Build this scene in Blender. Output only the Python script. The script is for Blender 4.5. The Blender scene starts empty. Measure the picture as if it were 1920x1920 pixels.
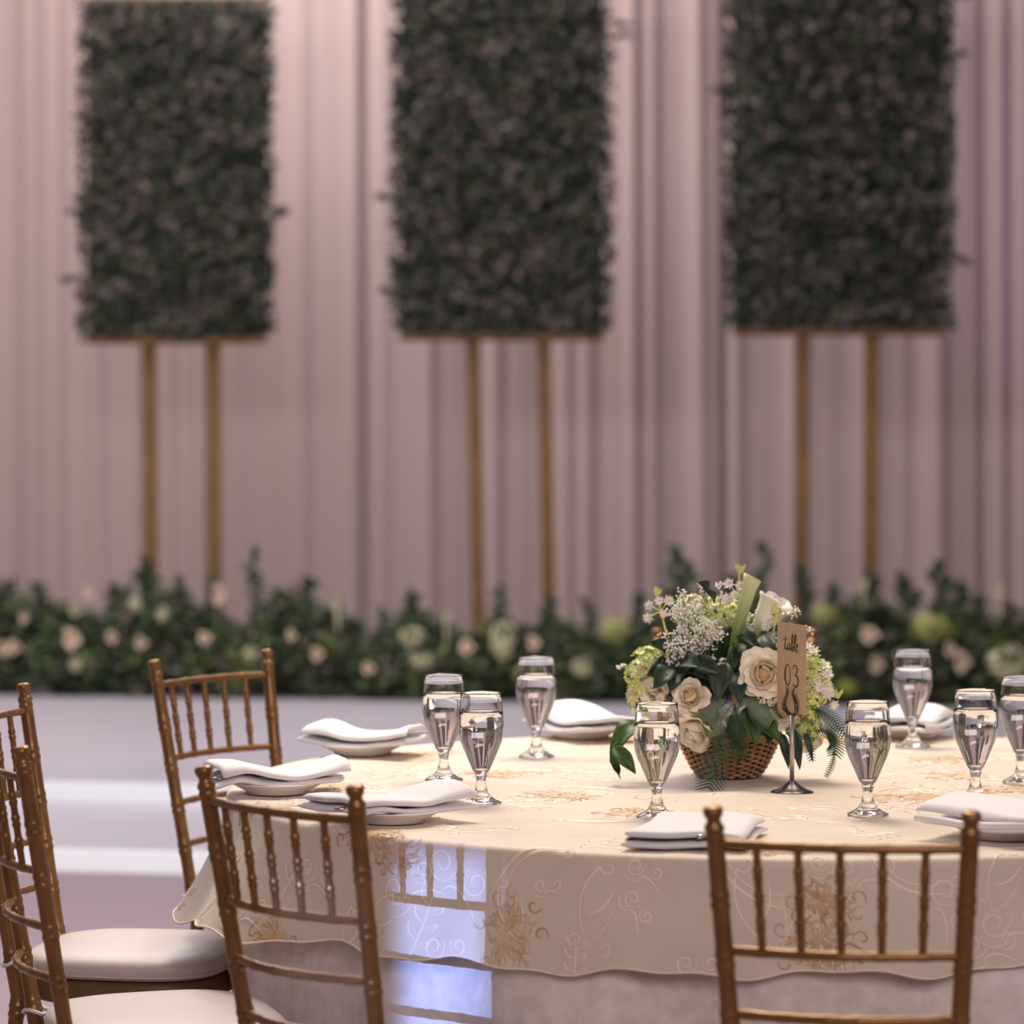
import bpy, math, random
from math import sin, cos, pi, radians, sqrt, atan2, exp
from mathutils import Vector, Matrix, noise

random.seed(7)
S = bpy.context.scene
COL = S.collection
F = 7137.0      # focal length in pixels of the 1920 px frame
HC = 1.458      # camera height
YH = 675.0      # pixel row of the horizon

# ------------------------------------------------------------------ camera
cam_d = bpy.data.cameras.new('camera')
cam = bpy.data.objects.new('camera', cam_d)
COL.objects.link(cam)
cam.location = (0, 0, HC)
cam.rotation_euler = (pi / 2, 0, 0)
cam_d.sensor_width = 36
cam_d.lens = F / 1920 * 36
cam_d.shift_y = (YH - 960) / 1920
cam_d.clip_end = 200
cam_d.dof.use_dof = True
cam_d.dof.focus_distance = 5.85
cam_d.dof.aperture_fstop = cam_d.lens / 1000 / 0.032
S.camera = cam
S.view_settings.view_transform = 'Standard'
S.view_settings.look = 'None'
S.view_settings.gamma = 1
S.view_settings.use_curve_mapping = False
S.view_settings.exposure = 0.0
S.cycles.use_denoising = True
S.cycles.max_bounces = 10
S.cycles.transmission_bounces = 10
S.cycles.sample_clamp_indirect = 6

# ------------------------------------------------------------------ world and lights
wd = bpy.data.worlds.new('hall_light')
S.world = wd
wd.use_nodes = True
wd.node_tree.nodes['Background'].inputs[0].default_value = (0.60, 0.50, 0.49, 1)
wd.node_tree.nodes['Background'].inputs[1].default_value = 0.30


def area(name, loc, target, size, power, color, size_y=None, spread=pi):
    l = bpy.data.lights.new(name, 'AREA')
    l.energy = power
    l.color = color
    l.shape = 'RECTANGLE'
    l.size = size
    l.size_y = size_y or size
    l.spread = spread
    o = bpy.data.objects.new(name, l)
    COL.objects.link(o)
    o.location = loc
    o.rotation_euler = (Vector(target) - Vector(loc)).to_track_quat('-Z', 'Y').to_euler()
    return o


def spot(name, loc, target, power, color, angle, blend=0.5, rad=0.05):
    l = bpy.data.lights.new(name, 'SPOT')
    l.energy = power
    l.color = color
    l.spot_size = angle
    l.spot_blend = blend
    l.shadow_soft_size = rad
    o = bpy.data.objects.new(name, l)
    COL.objects.link(o)
    o.location = loc
    o.rotation_euler = (Vector(target) - Vector(loc)).to_track_quat('-Z', 'Y').to_euler()
    return o


area('table_downlight', (0.6, 7.2, 4.2), (0.4, 6.1, 0.8), 2.2, 96, (1.0, 0.89, 0.74), 1.4)
area('chair_highlight_fill', (0.1, 7.4, 3.7), (0.0, 5.0, 0.9), 1.0, 52, (1.0, 0.86, 0.66), 0.6)  # added lamp, no visible source; puts highlights on the chair rails
area('hall_fill', (1.5, -2.5, 4.2), (0.2, 6.2, 0.6), 5.0, 235, (1.0, 0.86, 0.86), 2.5)
area('stage_wash', (-1.5, 13.2, 5.0), (-1.0, 12.6, 0), 5.0, 190, (0.92, 0.88, 1.0), 3.0)
area('step_front_fill', (-1.8, 7.6, 3.4), (-1.4, 11.4, 0.0), 2.6, 150, (0.94, 0.96, 1.0), 0.8)  # added from the front to brighten the step risers
area('drape_wash', (-3.4, 13.2, 4.8), (0.2, 17.2, 1.9), 2.4, 40, (1.0, 0.89, 0.84), 1.2)
area('curtain_graze_left', (-4.0, 16.5, 4.9), (-1.0, 17.4, 1.2), 0.6, 62, (1.0, 0.90, 0.82))  # added lamp grazing the curtain to brighten its fold flanks
area('curtain_graze_middle', (-1.5, 16.25, 5.1), (1.6, 17.0, 1.0), 0.6, 66, (1.0, 0.90, 0.84))  # second added grazing lamp, behind the flower walls to avoid their shadows
spot('drape_spot', (-1.9, 15.6, 4.9), (-0.84, 17.4, 3.1), 85, (1.0, 0.97, 0.90), radians(46), 1.0, 0.2)
spot('violet_uplight_right', (3.3, 15.6, 0.2), (2.9, 16.7, 2.6), 60, (0.50, 0.20, 1.0), radians(75), 0.9, 0.1)
spot('violet_floor_light', (-1.9, 9.2, 1.6), (-1.36, 9.42, 0.0), 12, (0.55, 0.12, 1.0), radians(14), 0.5, 0.05)
# light of the projector standing behind the guests' left (unseen; housing added below to shape the beam)
PJ = Vector((-1.92, -0.6, 1.33))
pj_t = Vector((-0.15, 5.3, 0.66))
spot('projector_light', PJ, pj_t, 2400, (0.27, 0.42, 1.0), radians(14), 0.0, 0.0015)


def W(px, py, d):
    """point at pixel px, py of the photograph, d metres away"""
    return Vector(((px - 960) / F * d, d, HC - (py - YH) / F * d))


def onz(px, py, z):
    d = F * (HC - z) / (py - YH)
    return Vector(((px - 960) / F * d, d, z))


# ------------------------------------------------------------------ materials
def mat(name, col, rough=0.6, metal=0.0, var=0.0, scale=20.0, bump=0.0, bscale=200.0, trans=0.0, ior=1.45,
        sheen=0.0, spec=0.5, sss=0.0, col2=None, coat=0.0):
    m = bpy.data.materials.new(name)
    m.use_nodes = True
    nt = m.node_tree
    b = nt.nodes['Principled BSDF']
    b.inputs['Base Color'].default_value = (*col, 1)
    b.inputs['Roughness'].default_value = rough
    b.inputs['Metallic'].default_value = metal
    b.inputs['Transmission Weight'].default_value = trans
    b.inputs['IOR'].default_value = ior
    b.inputs['Sheen Weight'].default_value = sheen
    b.inputs['Specular IOR Level'].default_value = spec
    b.inputs['Coat Weight'].default_value = coat
    if sss:
        b.inputs['Subsurface Weight'].default_value = sss
        b.inputs['Subsurface Radius'].default_value = (0.02, 0.01, 0.006)
        b.inputs['Subsurface Scale'].default_value = 0.4
    tc = None
    if var or col2 or bump:
        tc = nt.nodes.new('ShaderNodeTexCoord')
    if var or col2:
        n = nt.nodes.new('ShaderNodeTexNoise')
        n.inputs['Scale'].default_value = scale
        n.inputs['Detail'].default_value = 4
        nt.links.new(tc.outputs['Object'], n.inputs['Vector'])
        r = nt.nodes.new('ShaderNodeValToRGB')
        r.color_ramp.elements[0].position = 0.35
        r.color_ramp.elements[1].position = 0.65
        c2 = col2 or tuple(min(1, c * (1 + var)) for c in col)
        c1 = col if col2 else tuple(c * (1 - var) for c in col)
        r.color_ramp.elements[0].color = (*c1, 1)
        r.color_ramp.elements[1].color = (*c2, 1)
        nt.links.new(n.outputs['Fac'], r.inputs['Fac'])
        nt.links.new(r.outputs['Color'], b.inputs['Base Color'])
    if bump:
        n2 = nt.nodes.new('ShaderNodeTexNoise')
        n2.inputs['Scale'].default_value = bscale
        n2.inputs['Detail'].default_value = 3
        nt.links.new(tc.outputs['Object'], n2.inputs['Vector'])
        bp = nt.nodes.new('ShaderNodeBump')
        bp.inputs['Strength'].default_value = bump
        bp.inputs['Distance'].default_value = 0.002
        nt.links.new(n2.outputs['Fac'], bp.inputs['Height'])
        nt.links.new(bp.outputs['Normal'], b.inputs['Normal'])
    return m


M = {}
M['gold'] = mat('gold_resin', (0.25, 0.128, 0.048), 0.30, 0.55, var=0.12, scale=30, bump=0.10, bscale=160)
M['seat_gold'] = mat('seat_gold_resin', (0.15, 0.085, 0.03), 0.5, 0.1)
M['cushion'] = mat('cushion_satin', (0.62, 0.54, 0.50), 0.42, var=0.03, scale=6, bump=0.5, bscale=12, sheen=0.3)
M['ribbon'] = mat('white_ribbon', (0.75, 0.72, 0.72), 0.5)
M['overlay'] = mat('ivory_organza', (0.70, 0.585, 0.485), 0.6, var=0.05, scale=7, bump=0.8, bscale=38, sheen=0.25)
M['underlay'] = mat('taupe_damask', (0.72, 0.62, 0.58), 0.45, col2=(0.86, 0.76, 0.73), scale=36, sheen=0.4)
M['thread'] = mat('ivory_ribbon_thread', (0.93, 0.78, 0.64), 0.4, sheen=0.5)
M['flos'] = mat('ochre_floral_thread', (0.56, 0.34, 0.18), 0.6, var=0.2, scale=60)
M['flos2'] = mat('tan_floral_net', (0.64, 0.46, 0.32), 0.7, var=0.12, scale=80)
M['napkin'] = mat('white_napkin', (0.78, 0.755, 0.78), 0.7, bump=0.25, bscale=300, sheen=0.2)
M['china'] = mat('white_china', (0.80, 0.76, 0.73), 0.15)
M['steel'] = mat('polished_steel', (0.55, 0.53, 0.52), 0.16, 1.0)
M['pewter'] = mat('dark_pewter', (0.10, 0.09, 0.085), 0.28, 0.85)
M['rod'] = mat('brushed_rod', (0.55, 0.46, 0.43), 0.35, 0.8)
M['glass'] = mat('clear_glass', (1, 1, 1), 0.0, trans=1.0, ior=1.5)
M['water'] = mat('water', (1, 1, 1), 0.0, trans=1.0, ior=1.333)
M['kraft'] = mat('kraft_card', (0.54, 0.37, 0.23), 0.85, var=0.05, scale=60, bump=0.2, bscale=400)
M['ink'] = mat('black_ink', (0.012, 0.010, 0.010), 0.6)
M['wicker'] = mat('brown_wicker', (0.50, 0.27, 0.14), 0.5, var=0.3, scale=70)
M['wicker_dark'] = mat('dark_wicker_core', (0.05, 0.022, 0.012), 0.9)
M['leaf'] = mat('dark_leaf', (0.018, 0.038, 0.017), 0.48, var=0.35, scale=25)
M['leaf2'] = mat('mid_green_leaf', (0.045, 0.10, 0.022), 0.42, var=0.3, scale=25)
M['leaf3'] = mat('yellow_green_leaf', (0.15, 0.19, 0.04), 0.45, var=0.2, scale=25)
M['fern'] = mat('fern_green', (0.028, 0.075, 0.028), 0.5, var=0.3, scale=40)
M['fern_under'] = mat('fern_underside', (0.16, 0.22, 0.13), 0.6, var=0.2, scale=40)
M['petal'] = mat('cream_petal', (0.93, 0.84, 0.68), 0.55, var=0.02, scale=40, sss=0.15)
M['petal_core'] = mat('peach_petal', (0.90, 0.70, 0.44), 0.55, sss=0.15)
M['petal_white'] = mat('white_petal', (0.90, 0.84, 0.78), 0.5, sss=0.15)
M['hydr'] = mat('lime_floret', (0.66, 0.72, 0.27), 0.6, var=0.2, scale=50)
M['hydr_w'] = mat('cream_floret', (0.84, 0.82, 0.56), 0.6, var=0.1, scale=50)
M['calla'] = mat('calla_green', (0.30, 0.38, 0.06), 0.45, col2=(0.70, 0.70, 0.34), scale=14)
M['bloom_far'] = mat('blush_bloom', (0.86, 0.70, 0.54), 0.7, var=0.06, scale=40)
M['bloom_lime'] = mat('dull_lime_bloom', (0.36, 0.38, 0.09), 0.7, var=0.25, scale=30)
M['bloom_pale'] = mat('pale_bloom', (0.58, 0.54, 0.33), 0.7, var=0.2, scale=30)
M['hedge_leaf'] = mat('hedge_leaf', (0.027, 0.044, 0.016), 0.5, var=0.4, scale=10)
M['hedge_leaf2'] = mat('hedge_leaf_light', (0.085, 0.118, 0.036), 0.5, var=0.4, scale=10)
M['mauve_sheen_leaf'] = mat('leaf_mauve_sheen', (0.105, 0.080, 0.068), 0.5, var=0.5, scale=12)  # mauve sheen and haze of the foliage put into the leaf colour
M['olive_leaf'] = mat('olive_leaf', (0.048, 0.048, 0.022), 0.55, var=0.35, scale=12)
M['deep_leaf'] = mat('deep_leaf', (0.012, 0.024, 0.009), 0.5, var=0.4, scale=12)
M['wood'] = mat('amber_wood', (0.20, 0.105, 0.032), 0.6, var=0.15, scale=8)
M['drape'] = mat('cream_drape', (0.45, 0.345, 0.32), 0.8, sheen=0.3)
M['carpet'] = mat('mauve_carpet', (0.27, 0.20, 0.225), 0.95, var=0.05, scale=80, bump=0.4, bscale=500)
M['stage_top'] = mat('pearl_stage_vinyl', (0.48, 0.44, 0.475), 0.38, var=0.05, scale=1.4)
M['stage_edge'] = mat('lit_stage_edge', (0.93, 0.94, 0.97), 0.4)  # front light on the risers put into a whiter colour than the decks
M['plaster'] = mat('mauve_plaster', (0.42, 0.35, 0.35), 0.9, var=0.03, scale=2)
M['black'] = mat('black_housing', (0.02, 0.02, 0.02), 0.5)


def grade(m, c0, c1, p0, p1):
    nt = m.node_tree
    tc = nt.nodes.new('ShaderNodeTexCoord'); sp = nt.nodes.new('ShaderNodeSeparateXYZ'); r = nt.nodes.new('ShaderNodeValToRGB')
    nt.links.new(tc.outputs['Generated'], sp.inputs[0]); nt.links.new(sp.outputs[2], r.inputs[0])
    r.color_ramp.elements[0].color = (*c0, 1); r.color_ramp.elements[0].position = p0
    r.color_ramp.elements[1].color = (*c1, 1); r.color_ramp.elements[1].position = p1
    nt.links.new(r.outputs[0], nt.nodes['Principled BSDF'].inputs['Base Color'])


M['calla'] = mat('calla_spathe', (.3, .4, .1), 0.45)
grade(M['calla'], (0.11, 0.19, 0.03), (0.78, 0.78, 0.42), 0.15, 0.95)
M['calla_white'] = mat('white_calla_spathe', (.8, .8, .7), 0.45)
grade(M['calla_white'], (0.30, 0.38, 0.08), (0.92, 0.86, 0.74), 0.1, 0.5)

# ------------------------------------------------------------------ mesh helpers
class MB:
    def __init__(s):
        s.v, s.f, s.m = [], [], []

    def face(s, pts, mi=0):
        b = len(s.v)
        s.v += [tuple(p) for p in pts]
        s.f.append(tuple(range(b, b + len(pts))))
        s.m.append(mi)

    def grid(s, rows, closed=False, mi=0):
        b = len(s.v)
        n = len(rows[0])
        for r in rows:
            s.v += [tuple(p) for p in r]
        for i in range(len(rows) - 1):
            for j in range(n if closed else n - 1):
                k = (j + 1) % n
                s.f.append((b + i * n + j, b + i * n + k, b + (i + 1) * n + k, b + (i + 1) * n + j))
                s.m.append(mi)
        return b

    def cap(s, base, n, rev=False, mi=0):
        t = tuple(range(base, base + n))
        s.f.append(t[::-1] if rev else t)
        s.m.append(mi)

    def box(s, c, h, rz=0.0, mi=0):
        ca, sa = cos(rz), sin(rz)
        P = []
        for dz in (-1, 1):
            for dx, dy in ((-1, -1), (1, -1), (1, 1), (-1, 1)):
                x, y = dx * h[0], dy * h[1]
                P.append((c[0] + x * ca - y * sa, c[1] + x * sa + y * ca, c[2] + dz * h[2]))
        b = len(s.v)
        s.v += P
        for q in ((3, 2, 1, 0), (4, 5, 6, 7), (0, 1, 5, 4), (1, 2, 6, 5), (2, 3, 7, 6), (3, 0, 4, 7)):
            s.f.append(tuple(b + i for i in q))
            s.m.append(mi)

    def tube(s, pts, rad, n=8, caps=True, mi=0, up=None):
        pts = [Vector(p) for p in pts]
        if not hasattr(rad, '__len__'):
            rad = [rad] * len(pts)
        rows = []
        t0 = (pts[1] - pts[0]).normalized()
        ref = up or (Vector((0, 0, 1)) if abs(t0.z) < 0.9 else Vector((1, 0, 0)))
        nrm = t0.cross(ref).normalized()
        for i, p in enumerate(pts):
            a, c = pts[max(i - 1, 0)], pts[min(i + 1, len(pts) - 1)]
            t = c - a
            if t.length < 1e-9:
                t = t0
            t.normalize()
            nrm = (nrm - t * nrm.dot(t)).normalized()
            bi = t.cross(nrm)
            rows.append([p + (nrm * cos(2 * pi * k / n) + bi * sin(2 * pi * k / n)) * rad[i] for k in range(n)])
        b = s.grid(rows, True, mi)
        if caps:
            s.cap(b, n, True, mi)
            s.cap(b + (len(rows) - 1) * n, n, False, mi)

    def lathe(s, prof, n=32, c=(0, 0, 0), caps=(True, True), mod=None, mi=0):
        rows = []
        for r, z in prof:
            rows.append([(c[0] + r * (mod(z, 2 * pi * k / n) if mod else 1) * cos(2 * pi * k / n),
                          c[1] + r * (mod(z, 2 * pi * k / n) if mod else 1) * sin(2 * pi * k / n), c[2] + z) for k in range(n)])
        b = s.grid(rows, True, mi)
        if caps[0]:
            s.cap(b, n, True, mi)
        if caps[1]:
            s.cap(b + (len(rows) - 1) * n, n, False, mi)

    def mesh(s, name, mats, smooth=True):
        me = bpy.data.meshes.new(name)
        me.from_pydata(s.v, [], s.f)
        if not isinstance(mats, (list, tuple)):
            mats = [mats]
        for m in mats:
            me.materials.append(M[m])
        me.polygons.foreach_set('material_index', s.m)
        me.polygons.foreach_set('use_smooth', [smooth] * len(s.f))
        me.update()
        return me

    def obj(s, name, mats, parent=None, smooth=True):
        return link(name, s.mesh(name, mats, smooth), parent)


def link(name, me, parent=None):
    o = bpy.data.objects.new(name, me)
    COL.objects.link(o)
    if parent:
        o.parent = parent
    return o


def tag(o, label=None, cat=None, group=None, kind=None):
    if label: o['label'] = label
    if cat: o['category'] = cat
    if group: o['group'] = group
    if kind: o['kind'] = kind
    return o


def thing(name, loc, label, cat, group=None, rz=0.0):
    o = bpy.data.objects.new(name, None)
    COL.objects.link(o)
    o.empty_display_size = 0.1
    o.location = loc
    o.rotation_euler = (0, 0, rz)
    return tag(o, label, cat, group)


def copy_tree(o, parent=None):
    c = o.copy()
    COL.objects.link(c)
    c.parent = parent
    for ch in list(o.children):
        copy_tree(ch, c)
    return c


def solid(o, t, off=0.0):
    md = o.modifiers.new('thickness', 'SOLIDIFY')
    md.thickness = t
    md.offset = off
    return o


def lerp(a, b, t):
    return a + (b - a) * t


def interp(pts, x):
    if x <= pts[0][0]: return pts[0][1]
    for (a, p), (b, q) in zip(pts, pts[1:]):
        if x <= b:
            t = (x - a) / (b - a)
            t = t * t * (3 - 2 * t)
            return p + (q - p) * t
    return pts[-1][1]


# ------------------------------------------------------------------ setting
mb = MB(); mb.box((0, 9, -0.05), (9, 13, 0.05)); tag(mb.obj('floor', 'carpet', smooth=False), kind='structure')
mb = MB(); mb.box((0, 20.6, 2.6), (9, 0.1, 2.6)); tag(mb.obj('wall_back', 'plaster', smooth=False), kind='structure')

ROT = -radians(9.5)


def rotp(x, y, cx, cy):
    """x along the stage front, y back from it"""
    return (cx + x * cos(ROT) - y * sin(ROT), cy + x * sin(ROT) + y * cos(ROT))


SX, SY = -1.0, 10.80      # point on the front of the lowest step
stage = thing('stage', (SX, SY, 0), 'low pearl-grey stage with two step edges painted as if lit, behind the round table', 'stage', rz=ROT)
mb = MB(); mb.box((0.8, 3.00, 0.045), (5.2, 2.955, 0.0445)); mb.obj('lower_deck', 'stage_top', stage, False)
mb = MB(); mb.box((0.8, 3.585, 0.149), (5.2, 2.37, 0.0145)); mb.obj('upper_deck', 'stage_top', stage, False)
mb = MB(); mb.box((0.8, 0.02, 0.030), (5.2, 0.02, 0.030)); mb.obj('step_edge', 'stage_edge', stage, False)
mb = MB(); mb.box((0.8, 1.18, 0.129), (5.2, 0.02, 0.035)); mb.obj('step_edge', 'stage_edge', stage, False)
for o in stage.children:      # thin decks: lower 0-.06, upper .06-.12
    if o.name.startswith('lower_deck'):
        o.scale = (1, 1, 0.66); o.location = (0, 0, 0.0)
    if o.name.startswith('upper_deck'):
        o.location = (0, 0, -0.0435)
    if o.name == 'step_edge.001':
        o.location = (0, 0, -0.0440)
ZS = 0.12      # top of the stage


def back_y(x, y0, k=-0.167):
    return y0 + k * x


# -------------------------------------------------- curtains
def curtain(px0, px1, ridges, label):
    Y0 = 17.2
    x0, x1 = (px0 - 960) / F * Y0, (px1 - 960) / F * Y0
    o = thing('curtain_panel', ((x0 + x1) / 2, back_y((x0 + x1) / 2, Y0), 0.02), label, 'curtain', 'backdrop curtain panels')
    n = int((x1 - x0) / 0.007)
    rows = []
    zs = [0.02 + 4.98 * i / 14 for i in range(15)]
    R = [((p - 960) / F * Y0, a, w * 17.2 / F, dr) for p, a, w, dr in ridges]
    for z in zs:
        row = []
        for i in range(n + 1):
            x = x0 + (x1 - x0) * i / n
            y = 0.0
            for xr, a, w, dr in R:
                t = (x - xr - dr * (z - 2.0)) / w
                if t < 0: t *= 0.65
                y -= 0.95 * a * exp(-t * t)
            y += 0.012 * noise.noise(Vector((x * 5, z * 0.25, 3.3))) + 0.004 * noise.noise(Vector((x * 22, z * 0.2, 7.3)))
            e = min(i, n - i) / 5.0
            if e < 1: y += 0.03 * (1 - e)
            row.append((x - o.location.x, back_y(x, Y0) + y - o.location.y, z - 0.02))
        rows.append(row)
    mb = MB(); mb.grid(rows[::-1])
    mb.obj('fabric', 'drape', o)
    mb = MB(); mb.tube([(x0 - o.location.x, back_y(x0, Y0) + .06 - o.location.y, 4.96), (x1 - o.location.x, back_y(x1, Y0) + .06 - o.location.y, 4.96)], 0.02, 10)
    mb.obj('top_hem', 'drape', o)


def rnd_ridges(a, b, step=38, seed=1):
    r = random.Random(seed)
    p, out = a, []
    while p < b:
        out.append((p, r.uniform(0.015, 0.05), r.uniform(8, 24), r.uniform(-.01, .01)))
        p += r.uniform(0.5, 1.6) * step
    return out


curtain(-1500, -640, rnd_ridges(-1490, -650, 40, 2), 'pale curtain panel well left of the left flower wall, outermost')
curtain(-640, 20, rnd_ridges(-630, -10, 40, 3), 'pale pleated curtain panel at the left frame edge, beside the left flower wall')
curtain(20, 682, [(48, .045, 12, -.002), (92, .04, 12, -.003), (168, .05, 16, -.012), (205, .02, 14, 0), (246, .05, 16, -.003),
                  (310, .03, 12, 0), (345, .03, 12, 0), (374, .045, 9, 0), (430, .018, 30, 0), (500, .012, 20, 0), (562, .035, 18, -.004),
                  (615, .02, 22, 0), (664, .045, 18, 0.0)],
        'pale mauve curtain panel behind the left flower wall, brightest at its upper right')
curtain(682, 1356, [(715, .03, 18, 0), (762, .015, 20, 0), (803, .06, 15, -.004), (850, .02, 24, 0), (930, .045, 12, 0), (975, .02, 18, 0),
                    (1062, .03, 12, 0), (1102, .04, 12, 0), (1148, .02, 12, 0), (1185, .06, 12, -.002), (1222, .045, 11, -.002), (1275, .015, 30, 0), (1310, .06, 13, -.008),
                    (1338, .03, 8, -.004)], 'pale mauve curtain panel hanging behind the middle flower wall')
curtain(1356, 1822, [(1374, .05, 15, -.004), (1412, .02, 20, 0), (1445, .02, 18, 0), (1482, .05, 12, 0), (1540, .015, 25, 0), (1618, .04, 10, 0), (1680, .015, 20, 0),
                     (1745, .06, 16, -.002), (1788, .03, 12, 0), (1812, .03, 8, 0)], 'pale curtain panel hanging behind the right flower wall')
curtain(1822, 2500, [(1830, .03, 8, 0), (1856, .045, 9, 0), (1898, .05, 14, 0)] + rnd_ridges(1940, 2490, 40, 5),
        'violet-tinted curtain panel at the right frame edge')


# -------------------------------------------------- foliage
def leaf_fan(mb, p, d, up, L, w, mi, curl=0.25):
    """a cupped pointed leaf of six triangles"""
    d = d.normalized()
    s = d.cross(up)
    if s.length < 1e-4: s = d.orthogonal()
    s.normalize()
    n = s.cross(d)
    a = p
    m1 = p + d * L * 0.45 + n * L * curl * 0.35
    t = p + d * L - n * L * curl * 0.25
    l = p + d * L * 0.42 + s * w * 0.5 + n * (L * curl * 0.35 + w * 0.12)
    r = p + d * L * 0.42 - s * w * 0.5 + n * (L * curl * 0.35 + w * 0.12)
    b = len(mb.v)
    mb.v += [tuple(q) for q in (a, l, m1, r, t)]
    for q in ((0, 2, 1), (0, 3, 2), (1, 2, 4), (2, 3, 4)):
        mb.f.append(tuple(b + i for i in q)); mb.m.append(mi)


def rv(r=random):
    while True:
        v = Vector((r.uniform(-1, 1), r.uniform(-1, 1), r.uniform(-1, 1)))
        if 0.05 < v.length < 1: return v.normalized()


def flower_wall(x0, x1, zb, zt, y, poles, label, rz=0.0, seed=1):
    rr = random.Random(seed)
    xc = (x0 + x1) / 2
    w = x1 - x0
    o = thing('flower_wall', (xc, y, ZS), label, 'flower wall', 'raised flower walls in front of the curtain', rz=0)
    zb -= ZS; zt -= ZS
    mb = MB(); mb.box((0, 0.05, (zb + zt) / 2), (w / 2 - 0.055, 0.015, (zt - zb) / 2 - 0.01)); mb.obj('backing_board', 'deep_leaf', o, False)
    for zz in (zb + 0.0, zt - 0.02):
        mb = MB(); mb.box((0, 0.02, zz), (w / 2 - 0.05, 0.022, 0.017)); mb.obj('frame_rail', 'wood', o, False)
    for s in (-1, 1):
        mb = MB(); mb.box((s * (w / 2 - 0.105), 0.09, (zb + zt) / 2), (0.022, 0.02, (zt - zb) / 2 - 0.02)); mb.obj('frame_stile', 'wood', o, False)
    for px0_, px1_ in poles:
        xb = (px1_ - 960) / F * y - xc
        xt = (px0_ - 960) / F * y - xc
        mb = MB()
        h = 0.029
        rows = []
        for x_, z_ in ((xb, 0.012), (xt, zb - 0.015), (xt + (xt - xb) * .3, zt - 0.1)):
            rows.append([(x_ - h, 0.085 - h + .01, z_), (x_ + h, 0.085 - h + .01, z_), (x_ + h, 0.085 + h, z_), (x_ - h, 0.085 + h, z_)])
        b = mb.grid(rows, True); mb.cap(b, 4, True); mb.cap(b + 8, 4)
        mb.obj('pole', 'wood', o, False)
        mb = MB(); mb.box((xb, 0.08, 0.006), (0.14, 0.14, 0.006)); mb.obj('foot_plate', 'wood', o, False)
    # leafy boxwood and eucalyptus mat
    mb = MB()
    N = int(w * (zt - zb) * 4200)
    for i in range(N):
        x = rr.uniform(-w / 2 + .035, w / 2 - .035)
        z = rr.uniform(zb + 0.025, zt - 0.02)
        q = noise.noise(Vector((x * 9 + seed * 7, z * 9, 0)))
        dep = rr.uniform(-0.10, -0.005) - 0.02 * q
        d = Vector((rr.uniform(-1, 1), rr.uniform(-0.9, -0.1), rr.uniform(-0.9, 1)))
        if abs(x) > w / 2 - 0.07: d.x = abs(d.x) * (1 if x > 0 else -1) * 1.0
        t = rr.random() + q * 0.55
        e = max(abs(x) / (w / 2), 0)
        mi = 0 if t < 0.38 + (0.3 if e > 0.88 else 0) else (1 if t < 0.62 else 2)
        leaf_fan(mb, Vector((x, dep + 0.02, z)), d, Vector((0, -1, 0.3)) + rv(rr) * 0.5, rr.uniform(0.03, 0.062), rr.uniform(0.018, 0.032), mi)
    tag(mb.obj('foliage', ['deep_leaf', 'olive_leaf', 'mauve_sheen_leaf'], o, False), kind='stuff')
    for k in range(4):      # sprigs that stick out past the edges
        s = rr.choice((-1, 1))
        p = Vector((s * (w / 2 - 0.045), -0.04, rr.uniform(zb + .05, zt - .05)))
        mb = MB()
        tip = p + Vector((s * rr.uniform(.05, .085), -.02, rr.uniform(-.03, .03)))
        mb.tube([p, tip], 0.002, 5)
        for j in range(7):
            leaf_fan(mb, p.lerp(tip, 0.25 + j * .12), (tip - p) + rv(rr) * 0.05, Vector((0, -1, 0)), 0.035, 0.022, 0)
        mb.obj('sprig', ['deep_leaf'], o, False)
    return o


def xat(px, y): return (px - 960) / F * y


def zat(py, y): return HC - (py - YH) / F * y


yl, ym, yr = 15.95, 15.60, 15.25
flower_wall(xat(138, yl), xat(522, yl), zat(638, yl), zat(-6, yl), yl, [(276, 281), (397, 400)],
            'leftmost of the three leafy flower walls on twin wooden poles', seed=1)
flower_wall(xat(727, ym), xat(1155, ym), zat(632, ym), zat(-50, ym), ym, [(887, 899), (1019, 1032)],
            'middle leafy flower wall on twin wooden poles, left of the centrepiece', seed=2)
flower_wall(xat(1350, yr), xat(1796, yr), zat(622, yr), zat(-60, yr), yr, [(1508, 1505), (1638, 1635)],
            'rightmost leafy flower wall on twin wooden poles, above the table sign', seed=3)


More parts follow.
